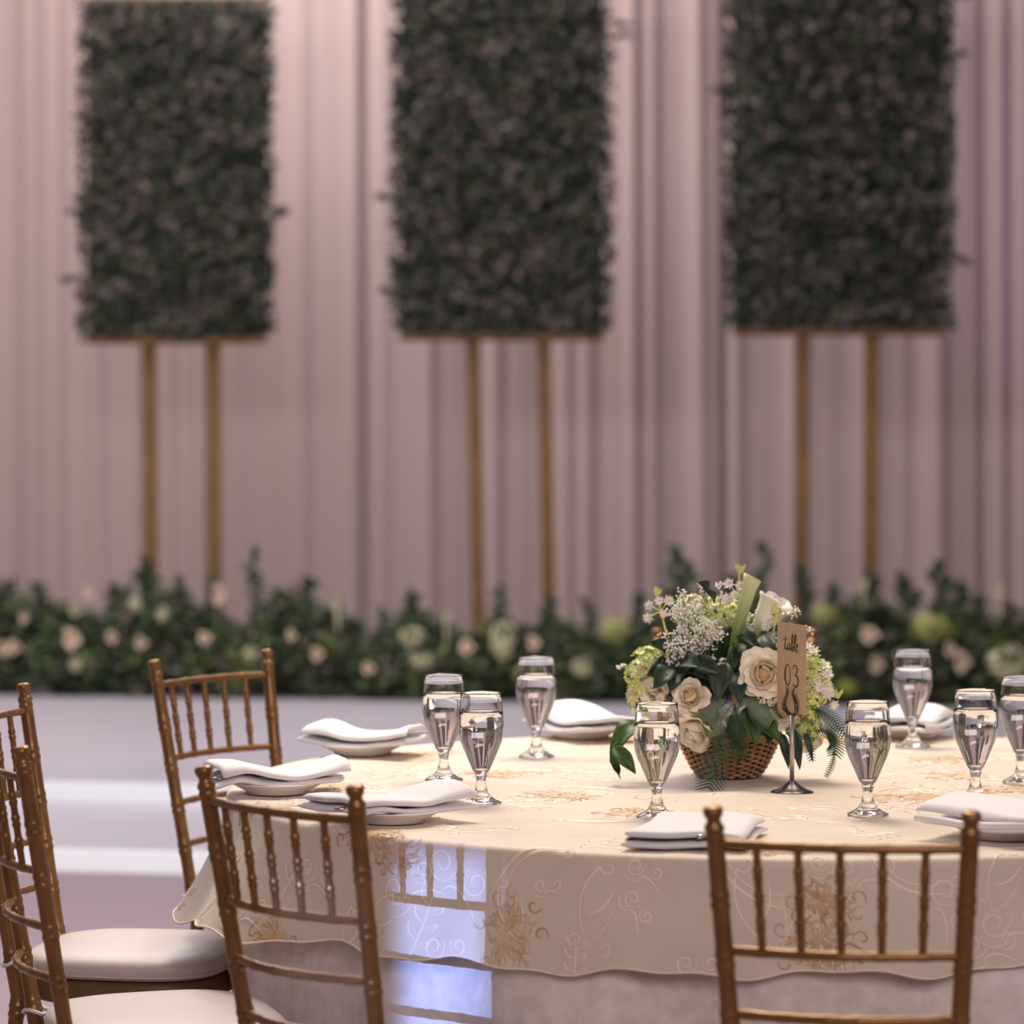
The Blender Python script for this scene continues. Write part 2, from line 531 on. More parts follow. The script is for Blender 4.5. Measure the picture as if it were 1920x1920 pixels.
# -------------------------------------------------- stage-front hedge of floor arrangements
def bloom_mesh(name, m, kind, seed):
    rr = random.Random(seed)
    mb = MB()
    if kind == 'rose':
        for k in range(16):
            a = k * 2.39996
            t = k / 15
            op = radians(8 + 62 * t)
            rad = 0.25 + 0.75 * t
            c = Vector((cos(a) * rad * 0.45, -0.55 + 0.5 * t, sin(a) * rad * 0.45))
            s = Vector((-sin(a), 0, cos(a)))
            outw = (Vector((cos(a), 0, sin(a))) * sin(op) + Vector((0, -1, 0)) * cos(op)).normalized()
            rows = []
            for u in range(4):
                rows.append([c + outw * (u / 3 * (0.35 + .3 * t)) + s * (v - 1.5) * (0.14 + 0.18 * t) * (1 - 0.12 * u)
                             - Vector((cos(a), 0, sin(a))) * 0.06 * (v - 1.5) ** 2 for v in range(4)])
            mb.grid(rows)
    elif kind == 'cluster':
        for k in range(90):
            d = rv(rr)
            if d.y > 0.4: d.y *= -1
            p = d * rr.uniform(0.8, 1.0)
            t = d.orthogonal().normalized()
            b = d.cross(t)
            a0 = rr.uniform(0, pi)
            for q in range(4):
                a = a0 + q * pi / 2
                o1 = (t * cos(a) + b * sin(a)); o2 = (t * cos(a + .7) + b * sin(a + .7)); o3 = (t * cos(a - .7) + b * sin(a - .7))
                mb.face([p, p + o3 * .12 + d * .03, p + o1 * .2 + d * .06, p + o2 * .12 + d * .03])
    else:      # lily trumpet, upright
        rows = []
        for i in range(9):
            t = i / 8
            r = 0.12 + 0.5 * t ** 2.2
            rows.append([(r * cos(2 * pi * k / 12) * (1 + .15 * t * cos(3 * 2 * pi * k / 12)), r * sin(2 * pi * k / 12), -1.0 + 2.0 * t + 0.22 * t * t * cos(2 * pi * k / 12)) for k in range(12)])
        mb.grid(rows, True)
    return mb.mesh(name, [m])


BM = {'rose': bloom_mesh('rose', 'bloom_far', 'rose', 1), 'lime': bloom_mesh('hydrangea', 'bloom_lime', 'cluster', 2),
      'pale': bloom_mesh('hydrangea', 'bloom_pale', 'cluster', 3), 'lily': bloom_mesh('lily', 'bloom_pale', 'lily', 4)}
BN = {'rose': 'rose', 'lime': 'hydrangea_head', 'pale': 'hydrangea_head', 'lily': 'lily'}
BL = {'rose': 'blush rose bloom', 'lime': 'lime green hydrangea head', 'pale': 'pale green hydrangea head', 'lily': 'upright cream lily'}
HY = 14.95
blooms = [
    ('rose', 10, 1216, 15, 15), ('rose', 30, 1212, 15, 15), ('rose', 44, 1157, 10, 12), ('rose', 133, 1197, 19, 22), ('rose', 212, 1193, 13, 14),
    ('rose', 264, 1203, 14, 14), ('pale', 140, 1143, 13, 14), ('rose', 383, 1196, 13, 13), ('rose', 408, 1112, 15, 22), ('rose', 594, 1224, 13, 16),
    ('pale', 305, 1152, 13, 15), ('pale', 253, 1132, 13, 15), ('pale', 142, 1246, 13, 15), ('pale', -30, 1180, 18, 18), ('rose', 168, 1110, 12, 14),
    ('lily', 632, 1155, 14, 26), ('pale', 773, 1192, 26, 18), ('pale', 790, 1238, 24, 18), ('lily', 836, 1182, 10, 30), ('rose', 878, 1212, 17, 15),
    ('pale', 943, 1200, 25, 38), ('rose', 1000, 1204, 14, 16), ('lime', 1152, 1180, 31, 24), ('pale', 1090, 1250, 20, 18), ('rose', 690, 1252, 14, 12),
    ('lime', 1545, 1150, 26, 20), ('rose', 1630, 1190, 20, 17), ('rose', 1642, 1245, 17, 16), ('lime', 1745, 1175, 40, 28), ('rose', 1782, 1215, 13, 15),
    ('rose', 1802, 1238, 18, 22), ('lily', 1876, 1130, 12, 32), ('pale', 1888, 1240, 40, 34), ('lily', 1620, 1118, 9, 26), ('pale', 1690, 1230, 12, 14),
    ('lime', 980, 1262, 20, 16), ('lime', 1590, 1290, 20, 16), ('pale', 470, 1225, 16, 14), ('rose', 548, 1190, 11, 12), ('rose', 1450, 1230, 15, 15),
    ('rose', 1960, 1190, 18, 18), ('lime', 2040, 1220, 30, 24), ('rose', -110, 1210, 18, 18)]
sprigs = [(275, 1066, 46, 60), (400, 1080, 20, 40), (475, 1040, 26, 90), (575, 1095, 40, 60), (20, 1110, 30, 30), (70, 1100, 30, 40), (225, 1110, 40, 40), (340, 1095, 30, 40),
          (520, 1115, 26, 50), (770, 1125, 36, 50), (720, 1150, 20, 40), (935, 1108, 26, 30), (1030, 1130, 28, 60), (1100, 1135, 26, 40), (1275, 1040, 46, 70), (1432, 1022, 30, 80),
          (1500, 1075, 34, 60), (1562, 1110, 26, 50), (1640, 1085, 34, 50), (1700, 1090, 40, 60), (1762, 1065, 34, 70), (1800, 1105, 34, 50), (1835, 1120, 24, 70), (1560, 1100, 20, 40),
          (1890, 1140, 30, 30), (1370, 1090, 30, 60), (1200, 1120, 26, 50)]
hedges = [(-340, 60, 1100, 'floor arrangement of greenery and blush roses at the left frame edge'),
          (60, 240, 1125, 'floor arrangement with the largest blush rose, left of the left flower wall poles'),
          (240, 420, 1110, 'floor arrangement at the feet of the left flower wall poles'),
          (420, 660, 1125, 'floor arrangement of dark greenery just right of the left flower wall poles'),
          (660, 870, 1180, 'low floor arrangement with pale hydrangeas just left of the middle poles'),
          (870, 1050, 1160, 'floor arrangement with tall pale hydrangea at the feet of the middle poles'),
          (1050, 1260, 1160, 'floor arrangement with lime hydrangea, between middle poles and centrepiece'),
          (1260, 1480, 1110, 'floor arrangement mostly hidden behind the basket centrepiece'),
          (1480, 1680, 1130, 'floor arrangement at the feet of the right flower wall poles, right of the table sign'),
          (1680, 1840, 1110, 'floor arrangement with the large lime hydrangea, right of the right poles'),
          (1840, 2300, 1130, 'floor arrangement with a pale hydrangea mass at the right frame edge')]


def hedge(i, h):
    p0, p1, top, label = h
    rr = random.Random(50 + i)
    pc = (p0 + p1) / 2
    xc = xat(pc, HY)
    y = HY + 0.20 - 0.13 * xc
    base = Vector((xc, y, ZS))
    o = thing('floor_arrangement', base, label, 'flower arrangement', 'floor arrangements along the stage')
    ht = zat(top, HY) - ZS
    hw = (p1 - p0) / 2 / F * HY
    mb = MB()      # the foam trays the stems stand in
    mb.box((0, 0, 0.04), (hw * 0.8, 0.10, 0.038)); mb.obj('tray', 'black', o, False)
    mb = MB()
    N = int(hw * 2 * 4200)
    for k in range(N):
        x = rr.uniform(-hw - .03, hw + .03)
        prof = ht * (0.80 + 0.55 * noise.noise(Vector(((x + xc) * 4, 3, 1))))
        v = rr.random() ** 0.8
        z = 0.012 + v * prof
        yy = -0.25 * (1 - 0.6 * v * v) * rr.uniform(0.3, 1.0) + rr.choice((0, 0, 0.2)) * v
        d = Vector((rr.uniform(-1, 1), rr.uniform(-1.1, 0.1), rr.uniform(-0.6, 1.0) if z > 0.05 else rr.uniform(0.0, 0.5)))
        t = rr.random() + 0.5 * noise.noise(Vector(((x + xc) * 6, z * 6, 9)))
        leaf_fan(mb, Vector((x, yy, z)), d, Vector((0, -0.6, 1)) + rv(rr) * .5, rr.uniform(.035, .075), rr.uniform(.018, .034),
                 0 if t < 0.50 else (1 if t < .86 else (3 if t < 1.06 else 2)))
    tag(mb.obj('foliage', ['hedge_leaf', 'hedge_leaf2', 'leaf3', 'mauve_sheen_leaf'], o, False), kind='stuff')
    for kind, px, py, rx, rz_ in blooms:
        if not (p0 <= px < p1): continue
        d = y - 0.27
        p = W(px, py, d) - base
        q = link(BN[kind], BM[kind], o)
        q['label'] = BL[kind]
        q.location = p
        q.scale = (rx / F * d * 1.0, rx / F * d * 1.0, rz_ / F * d * 1.0)
        q.rotation_euler = (rr.uniform(-.3, .3), 0, rr.uniform(-.4, .4))
    for px, py, w, hh in sprigs:
        if not (p0 <= px < p1): continue
        d = y + 0.02
        tip = W(px, py, d) - base
        b = Vector((tip.x * 0.8, 0.0, 0.06))
        mb = MB()
        mid = b.lerp(tip, 0.55) + Vector((0.01, 0, 0.02))
        mb.tube([b, mid, tip], [.004, .003, .0015], 5, mi=0)
        ww = w / F * d
        for j in range(26):
            t = 0.5 + 0.5 * j / 25
            q = b.lerp(tip, t) + Vector((rr.uniform(-.2, .2) * ww, rr.uniform(-.03, .03), 0))
            leaf_fan(mb, q, Vector((rr.uniform(-1, 1), rr.uniform(-.5, .2), rr.uniform(-.2, 1))), Vector((0, -1, .4)), ww * rr.uniform(.5, .8) + .010, ww * .40 + .008, 0)
        mb.obj('branch', ['hedge_leaf'], o, False)


for i, h in enumerate(hedges):
    hedge(i, h)

# ------------------------------------------------------------------ the round table
TC = Vector((0.452, 6.2, 0))
ZT = 0.765
TR = 0.915


def table_z(x, y):
    """cloth height on the table top, slightly puckered"""
    q = 0.0016 * noise.noise(Vector((x * 9, y * 5, 0.5))) + 0.0006 * noise.noise(Vector((x * 30, y * 22, 2.5)))
    dx, dy = x - 0.38, y - 6.02
    q += 0.006 * exp(-(dy + 0.02 * sin(dx * 22)) ** 2 / 0.0009) * exp(-dx * dx / 0.02)
    return ZT + q


def fold(th, k):
    return (sin(th * 9 + 0.7) * 0.5 + sin(th * 17 + 2.0 + k) * 0.35 + sin(th * 29 + k * 3) * 0.15)


def drop_len(th):
    deg = math.degrees(th) % 360
    L = interp([(0, .17), (150, .17), (175, .172), (190, .178), (205, .172), (222, .165), (240, .160), (262, .156), (285, .150), (300, .15), (330, .17), (360, .19)], deg)
    return L + 0.006 * sin(th * 21) + 0.003 * sin(th * 47)


def flare(th):
    deg = math.degrees(th) % 360
    return interp([(0, .2), (165, .2), (184, .62), (200, .66), (216, .2), (300, .1), (360, .2)], deg)


def cloth(th, s, lift=0.0):
    """s = distance from the table centre along the overlay"""
    rb = 0.012
    if s < TR - rb:
        x, y = TC.x + s * cos(th), TC.y + s * sin(th)
        return Vector((x, y, table_z(x, y) + lift))
    arc = rb * pi / 2
    if s < TR - rb + arc:
        a = (s - (TR - rb)) / rb
        r = TR - rb + (rb + lift) * sin(a)
        z = ZT - rb + (rb + lift) * cos(a)
    else:
        h = s - (TR - rb) - arc
        r = TR + flare(th) * h * (0.4 + 2.2 * h) + fold(th, 0) * (0.10 + 0.22 * flare(th)) * h + lift
        z = ZT - rb - h
    return Vector((TC.x + r * cos(th), TC.y + r * sin(th), z))


tbl = thing('round_table', (TC.x, TC.y, 0), 'large round banquet table under the ivory embroidered cloth', 'table')
mb = MB(); mb.lathe([(0.02, .728), (.878, .728), (.884, .734), (.884, .750), (.88, .755), (.02, .755)], 72); mb.obj('table_top', 'wood', tbl)
for a in range(4):
    mb = MB()
    an = pi / 4 + a * pi / 2
    mb.tube([(0.45 * cos(an), 0.45 * sin(an), .73), (0.5 * cos(an), 0.5 * sin(an), 0.004)], .014, 10)
    mb.obj('leg', 'steel', tbl)

und = thing('underlay_cloth', (TC.x, TC.y, 0), 'floor-length taupe damask tablecloth hanging below the ivory overlay', 'tablecloth')
rows = []
NT = 540
for i in range(22):
    t = i / 21
    row = []
    for j in range(NT):
        th = 2 * pi * j / NT
        if i == 0: r, z = 0.80, 0.757
        elif i == 1: r, z = 0.889, 0.757
        else:
            h = (i - 1) / 20 * 0.752
            r = 0.892 + 0.05 * h + 0.045 * fold(th * 1.0, 2.2) * min(1, h / 0.22)
            r = min(r, 0.896 + 0.10 * h + .012 * min(1, h / .2))
            z = 0.757 - h
        row.append((r * cos(th), r * sin(th), z))
    rows.append(row)
mb = MB(); mb.grid(rows[::-1], True); mb.obj('fabric', 'underlay', und)

ov = thing('overlay_cloth', (TC.x, TC.y, 0), 'ivory embroidered organza overlay covering the round table top', 'tablecloth')
rows = []
ss = [0.02, 0.1, .2, .3, .36, .42, .48, .54, .6, .65, .7, .75, .8, .85, .88, .903, .907, .912, .917, .922]
for i in range(len(ss) + 14):
    row = []
    for j in range(NT):
        th = 2 * pi * j / NT
        if i < len(ss): s = ss[i]
        else: s = 0.922 + (drop_len(th) - 0.008) * (i - len(ss) + 1) / 14
        p = cloth(th, s) - TC
        row.append(p)
    rows.append(row)
mb = MB(); b = mb.grid(rows[::-1], True); mb.cap(len(mb.v) - NT, NT)
mb.obj('fabric', 'overlay', ov)
mb = MB()      # scalloped hem cord
mb.tube([cloth(2 * pi * j / NT, 0.914 + drop_len(2 * pi * j / NT), 0.001) - TC for j in range(NT + 1)], 0.0016, 5, False)
mb.obj('hem_cord', 'thread', ov)


class Ribbon:
    """flat raised ribbon sewn on the overlay, drawn in local (a,b) metres about a point of the cloth"""
    def __init__(s, th, sc, rot=0.0, size=1.0):
        s.th, s.sc, s.rot, s.size = th, sc, rot, size
        s.mb = MB()

    def P(s, a, b, lift=0.0012):
        a, b = a * s.size, b * s.size
        a, b = a * cos(s.rot) - b * sin(s.rot), a * sin(s.rot) + b * cos(s.rot)
        if s.sc + b > 0.86:
            th = s.th + a / TR
            return cloth(th, min(s.sc + b, 0.914 + drop_len(th)), lift) - TC
        # interior: cartesian about the point
        cx, cy = s.sc * cos(s.th), s.sc * sin(s.th)
        x = cx + b * cos(s.th) - a * sin(s.th)
        y = cy + b * sin(s.th) + a * cos(s.th)
        rr_ = sqrt(x * x + y * y)
        return cloth(atan2(y, x), rr_, lift) - TC

    def line(s, pts, w=0.0028, mi=0, taper=True):
        n = len(pts)
        rows = []
        for i, (a, b) in enumerate(pts):
            a0, b0 = pts[max(i - 1, 0)]; a1, b1 = pts[min(i + 1, n - 1)]
            dx, dy = a1 - a0, b1 - b0
            L = sqrt(dx * dx + dy * dy) or 1
            ww = w / s.size * (0.35 + 0.65 * sin(pi * min(max((i + .5) / n, 0), 1)) if taper else 1) * 0.5
            nx, ny = -dy / L * ww, dx / L * ww
            rows.append([s.P(a + nx, b + ny, 0.0007), s.P(a, b, 0.0015), s.P(a - nx, b - ny, 0.0007)])
        s.mb.grid(rows, mi=mi)


def spiral(cx, cy, r0, a0, turns, n=26, shrink=0.82):
    out = []
    for i in range(n):
        t = i / (n - 1)
        r = r0 * (1 - shrink * t)
        a = a0 + turns * 2 * pi * t
        out.append((cx + r * cos(a), cy + r * sin(a)))
    return out


def bez(p0, p1, p2, n=14):
    return [((1 - t) ** 2 * p0[0] + 2 * t * (1 - t) * p1[0] + t * t * p2[0], (1 - t) ** 2 * p0[1] + 2 * t * (1 - t) * p1[1] + t * t * p2[1])
            for t in [i / (n - 1) for i in range(n)]]


def scroll(R, kind):
    if kind == 0:      # tall curl with leaf
        R.line(bez((0, .06), (-.045, .0), (.0, -.05)) + spiral(.012, -.05, .012, pi, -0.9, 14), .0032)
        R.line(bez((0, .06), (.03, .03), (.028, -.005)), .002)
        R.line(bez((-.012, .02), (.02, .01), (.024, -.02)), .0034)
        R.line(spiral(-.02, .055, .016, 0, 1.2), .0022)
        R.line(spiral(.024, .06, .014, pi, -1.1), .0022)
    elif kind == 1:      # double volute
        R.line(spiral(-.03, 0, .028, -.6, 1.5), .0026)
        R.line(spiral(.032, -.008, .022, pi + .5, -1.4), .0026)
        R.line(bez((-.01, .03), (.0, .0), (.06, .035)), .003)
        R.line(bez((-.055, .03), (-.03, .05), (.0, .03)), .0024)
    elif kind == 2:      # long swag
        R.line(bez((-.09, -.01), (.0, .05), (.09, -.02), 20), .004)
        R.line(bez((-.07, -.015), (.0, .03), (.07, -.03), 18), .0024)
        R.line(spiral(.09, -.04, .02, pi / 2, -1.2), .0022)
        R.line(spiral(-.09, -.03, .018, pi / 2, 1.2), .0022)
    else:      # sprig with loops
        R.line(bez((0, .055), (.005, .0), (-.004, -.055)), .0026)
        for k in range(3):
            y = .03 - k * .03
            R.line(bez((0, y), (.03, y - .004), (.026, y - .022), 9) + bez((.026, y - .022), (.014, y - .012), (0, y), 7), .0018)
            R.line(bez((0, y - .01), (-.03, y - .012), (-.028, y - .032), 9), .003)


def applique(R, seed, w=0.055, h=0.055):
    """ragged ochre thread flower with curled filaments"""
    rr = random.Random(seed)
    npet = 8
    for k in range(npet):
        a0 = 2 * pi * k / npet + rr.uniform(-.2, .2)
        for q in range(7):
            a = a0 + (q - 3) * 0.09
            L = rr.uniform(.6, 1.05) * (1 - 0.07 * abs(q - 3))
            bend = rr.uniform(-.55, .55)
            pts = []
            for i in range(9):
                t = i / 8
                r = (0.12 + 0.88 * t) * L
                aa = a + bend * t * t + 0.10 * sin(t * 9 + q)
                pts.append((w * r * cos(aa), h * r * sin(aa)))
            R.line(pts, .0050 if q % 2 else .0026, mi=rr.choice((0, 1, 1)))
        tip = a0 + rr.uniform(-.1, .1)
        cx, cy = w * .95 * cos(tip), h * .95 * sin(tip)
        R.line(spiral(cx, cy, .013, rr.uniform(0, 6), rr.choice((-1, 1)) * 0.8, 12), .003, mi=rr.choice((0, 1)))


def th_s(px, py, drop=False):
    """cloth coordinates of a pixel of the photograph"""
    if not drop:
        p = onz(px, py, ZT) - TC
        return atan2(p.y, p.x), sqrt(p.x ** 2 + p.y ** 2)
    # on the hanging front: ray against the cylinder
    d = 5.3
    for _ in range(12):
        x = (px - 960) / F * d - TC.x
        d = TC.y - sqrt(max(TR ** 2 - x * x, 0.0))
    z = HC - (py - YH) / F * d
    return atan2(d - TC.y, (px - 960) / F * d - TC.x), TR + 0.007 + (ZT - 0.012 - z)


rr = random.Random(11)
allr = MB()


def addm(R):
    b = len(allr.v)
    allr.v += R.mb.v
    allr.f += [tuple(i + b for i in f) for f in R.mb.f]
    allr.m += [0] * len(R.mb.f)


for px, py, k, sz, rot in [(1120, 1690, 0, 1.0, .1), (860, 1640, 1, 1.05, .5), (770, 1655, 1, 1.0, -.4), (800, 1740, 3, .9, .4), (985, 1612, 2, .7, 2.6), (1200, 1700, 1, .5, 1.0), (1090, 1800, 3, .6, 0),
                           (720, 1720, 0, .9, .6), (850, 1775, 1, .7, 0), (1210, 1632, 1, .5, .4), (1310, 1808, 1, .55, .1), (1420, 1700, 0, 1.2, -.5), (1395, 1650, 2, .8, .8),
                           (1620, 1630, 1, .9, 0), (1560, 1622, 1, .6, .3), (1700, 1650, 2, .7, .5), (1780, 1700, 1, .8, 1.2), (1560, 1800, 3, .6, .1), (1500, 1740, 0, .6, .5),
                           (1850, 1770, 1, .8, 0), (1880, 1640, 0, .9, .3), (1890, 1730, 1, .8, 0), (600, 1640, 1, .8, .3), (660, 1750, 0, .8, 0), (640, 1800, 1, .7, .1), (560, 1660, 3, .9, .5),
                           (520, 1700, 1, .8, 0), (470, 1650, 0, .9, .2), (430, 1700, 3, .8, .2), (400, 1640, 1, .6, .2), (960, 1700, 0, .7, -.5), (1030, 1660, 1, .4, 0)]:
    th, s = th_s(px, py, True)
    R = Ribbon(th, s, rot, sz)
    scroll(R, k)
    addm(R)
for i in range(120):
    a = rr.uniform(0, 2 * pi)
    r = sqrt(rr.uniform(0.03, 0.84)) * 0.92
    R = Ribbon(a, min(r, .83), rr.uniform(0, 6.28), rr.uniform(.6, 1.15))
    scroll(R, rr.randrange(4))
    addm(R)
for i in range(26):
    R = Ribbon(rr.uniform(-0.6, 2.9), rr.uniform(.93, 1.03), rr.uniform(0, 6.28), rr.uniform(.5, .9))
    scroll(R, rr.randrange(4))
    addm(R)
o = allr.obj('scroll_embroidery', 'thread', ov)
tag(o, 'raised ivory ribbon scrolls sewn over the overlay', kind='stuff')
for i, (px, py, drop, w, h) in enumerate([(965, 1745, True, .05, .058), (1540, 1775, True, .065, .05), (745, 1605, True, .05, .03), (1550, 1695, True, .05, .035),
                                           (1050, 1492, False, .075, .06), (1190, 1524, False, .06, .06), (1690, 1496, False, .085, .06), (940, 1452, False, .07, .06), (800, 1413, False, .07, .06),
                                           (690, 1560, False, .07, .045), (1790, 1455, False, .07, .06), (1440, 1595, False, .07, .06), (620, 1475, False, .06, .06), (500, 1512, False, .06, .06),
                                           (1150, 1385, False, .07, .07), (1560, 1390, False, .06, .06), (1760, 1425, False, .06, .06), (1885, 1480, False, .06, .06), (560, 1760, True, .04, .03)]):
    th, s = th_s(px, py, drop)
    R = Ribbon(th, s, rr.uniform(-.4, .4), 1.0)
    applique(R, i + 3, w, h)
    R.mb.obj('floral_applique', ['flos', 'flos2'], ov)


# ------------------------------------------------------------------ chiavari chairs
def post_path(s):
    """rear leg and back post: centre line by height"""
    def c(z):
        if z < 0.44:
            t = (0.44 - z) / 0.44
            return Vector((s * (0.128 + 0.028 * t), -0.17 - 0.06 * t ** 1.3, z))
        t = (z - 0.44) / 0.475
        return Vector((s * (0.128 + 0.029 * t), -0.17 - 0.080 * t, z))
    return c


def ringed(zs, rings, r0, dr, hw=0.004):
    """radii along a turned member: pairs of beads at the given heights"""
    out = []
    for z in zs:
        r = r0
        for q in rings:
            for o_ in (-0.0065, 0.0065):
                t = (z - q - o_) / hw
                r += dr * exp(-t * t)
        out.append(r)
    return out


def make_chair():
    t = thing('chiavari_chair', (0, 0, 0), 'x', 'chair', 'gold chiavari chairs around the table')
    # back posts
    for s in (-1, 1):
        c = post_path(s)
        rings = [.12, .22, .32, .415, .50, .575, .648, .722, .797]
        zs = sorted(set([i * 0.02 for i in range(45)] + [q + k * 0.0032 for q in rings for k in range(-4, 5)]))
        zs = [z for z in zs if z < 0.872]
        rad = ringed(zs, rings, 0.0125, 0.0017)
        rad = [r - (0.0012 if z > .5 else 0) for r, z in zip(rad, zs)]
        fin = [(.874, .0112), (.877, .0128), (.880, .0112), (.8825, .0112), (.885, .0126), (.889, .0126), (.8915, .0108), (.8955, .0088), (.899, .0090), (.903, .0116), (.907, .0126), (.911, .0124), (.9135, .0100), (.9145, .004)]
        zs += [z for z, r in fin]; rad += [r for z, r in fin]
        zs = [max(z, 0.002) for z in zs]
        mb = MB(); mb.tube([c(z) for z in zs], rad, 12); mb.obj('back_post', 'gold', t)
    # front legs
    for s in (-1, 1):
        rings = [.10, .20, .30, .38]
        zs = [0.002 + i * 0.008 for i in range(56)]
        zs = [z for z in zs if z < .432]
        mb = MB(); mb.tube([(s * .156, .126, z) for z in zs], ringed(zs, rings, 0.0125, 0.0018), 12); mb.obj('front_leg', 'gold', t)

    def rail(z, bow, beads, name='back_rail', r=0.0061):
        a, b = post_path(-1)(z), post_path(1)(z)
        n = 60
        pts, rad = [], []
        for i in range(n + 1):
            u = i / n
            p = a.lerp(b, u)
            p.y -= bow * 4 * u * (1 - u)
            pts.append(p)
            q = r
            for bd in beads:
                q += 0.0012 * exp(-((u - bd - .012) / .008) ** 2) + 0.0012 * exp(-((u - bd + .012) / .008) ** 2)
            rad.append(q)
        mb = MB(); mb.tube(pts, rad, 10)
        return mb.obj(name, 'gold', t)

    us = [1 / 6 + i / 6 for i in range(5)]
    rail(.868, .026, us)
    rail(.735, .030, us)
    rail(.655, .032, [.1, .25, .42, .58, .75, .9])
    rail(.580, .030, [.1, .25, .42, .58, .75, .9])
    for u in us:
        def at(z, bow):
            p = post_path(-1)(z).lerp(post_path(1)(z), u)
            p.y -= bow * 4 * u * (1 - u)
            return p
        a, b = at(.735, .030), at(.868, .026)
        n = 48
        pts = [a.lerp(b, i / n) for i in range(n + 1)]
        zs = [i / n for i in range(n + 1)]
        rad = []
        for z in zs:
            r = 0.0051
            for q in (.26, .5, .74):
                r += 0.0020 * exp(-((z - q - .035) / .022) ** 2) + 0.0016 * exp(-((z - q + .035) / .022) ** 2)
            rad.append(r)
        mb = MB(); mb.tube(pts, rad, 10); mb.obj('spindle', 'gold', t)

    # seat outline
    def outline(scale, n=48):
        out = []
        for k in range(n):
            a = 2 * pi * k / n
            ca, sa = cos(a), sin(a)
            e = 0.62
            x = math.copysign(abs(ca) ** e, ca) * 0.176
            y = math.copysign(abs(sa) ** e, sa) * 0.160 - 0.010
            x *= 1 - 0.09 * (0.5 - y / 0.35)
            out.append((x * scale, y * scale))
        return out
    mb = MB()
    rows = [[(x, y, z) for x, y in outline(sc)] for sc, z in ((.93, .430), (.98, .433), (1.0, .438), (1.0, .464), (.97, .469))]
    b = mb.grid(rows, True); mb.cap(b, 48, True); mb.cap(b + 4 * 48, 48)
    mb.obj('seat_frame', 'seat_gold', t)
    mb = MB()
    rows = [[(x, y, z) for x, y in outline(sc)] for sc, z in ((.90, .470), (.99, .472), (1.03, .478), (1.045, .488), (1.03, .498), (.97, .505), (.86, .509), (.6, .512), (.3, .513))]
    b = mb.grid(rows, True); mb.cap(b, 48, True); mb.cap(b + 8 * 48, 48)
    cu = mb.obj('seat_cushion', 'cushion', t)
    mb = MB(); mb.tube([(x, y, .4785) for x, y in outline(1.038)] + [(outline(1.038)[0][0], outline(1.038)[0][1], .4785)], .0022, 6, False)
    mb.obj('piping', 'cushion', cu)
    for s in (-1, 1):      # ribbon ties looped round the posts
        c = post_path(s)(.487)
        mb = MB()
        pts = [(s * .118, -.135, .491)] + [(c.x + .017 * cos(a) * s, c.y + .017 * sin(a), .491 + .004 * sin(2 * a)) for a in [1.4 - k * .55 for k in range(10)]] + [(s * .11, -.14, .487), (s * .135, -.125, .500)]
        mb.tube(pts, .0030, 6)
        mb.obj('ribbon_tie', 'ribbon', cu)
    for z in (.16, .27):
        for s in (-1, 1):
            mb = MB(); a = post_path(s)(z); mb.tube([a, (s * .156, .126, z)], .0075, 8); mb.obj('stretcher', 'gold', t)
    mb = MB(); mb.tube([(-.156, .126, .2), (.156, .126, .2)], .0075, 8); mb.obj('stretcher', 'gold', t)
    mb = MB(); mb.tube([post_path(-1)(.2), post_path(1)(.2)], .0075, 8); mb.obj('stretcher', 'gold', t)
    return t


chairs = [   # centre of the post tops, facing
    ((0.399, 4.613), (.17, .985), 'gold chiavari chair in front at the right, its back squarely to the viewer'),
    ((-0.308, 4.987), (.736, .679), 'gold chiavari chair at the table front left with blue light on its spindles'),
    ((-0.739, 5.51), (.955, .30), 'cut-off gold chiavari chair at lower left with a blush seat, nearest of the left chairs'),
    ((-0.850, 6.25), (.985, -.17), 'gold chiavari chair at left whose round white seat shows in full'),
    ((-0.556, 7.03), (.80, -.60), 'farthest gold chiavari chair at left, standing before the stage steps'),
    ((0.452, 7.71), (-.02, -1.0), 'gold chiavari chair mostly hidden behind the flower centrepiece'),
]
proto = make_chair()
for i, (c, f, lab) in enumerate(chairs):
    o = proto if i == 0 else copy_tree(proto)
    f = Vector((f[0], f[1], 0)).normalized()
    o.location = (c[0] + f.x * .25, c[1] + f.y * .25, 0)
    o.rotation_euler.z = atan2(-f.x, f.y)
    o['label'] = lab


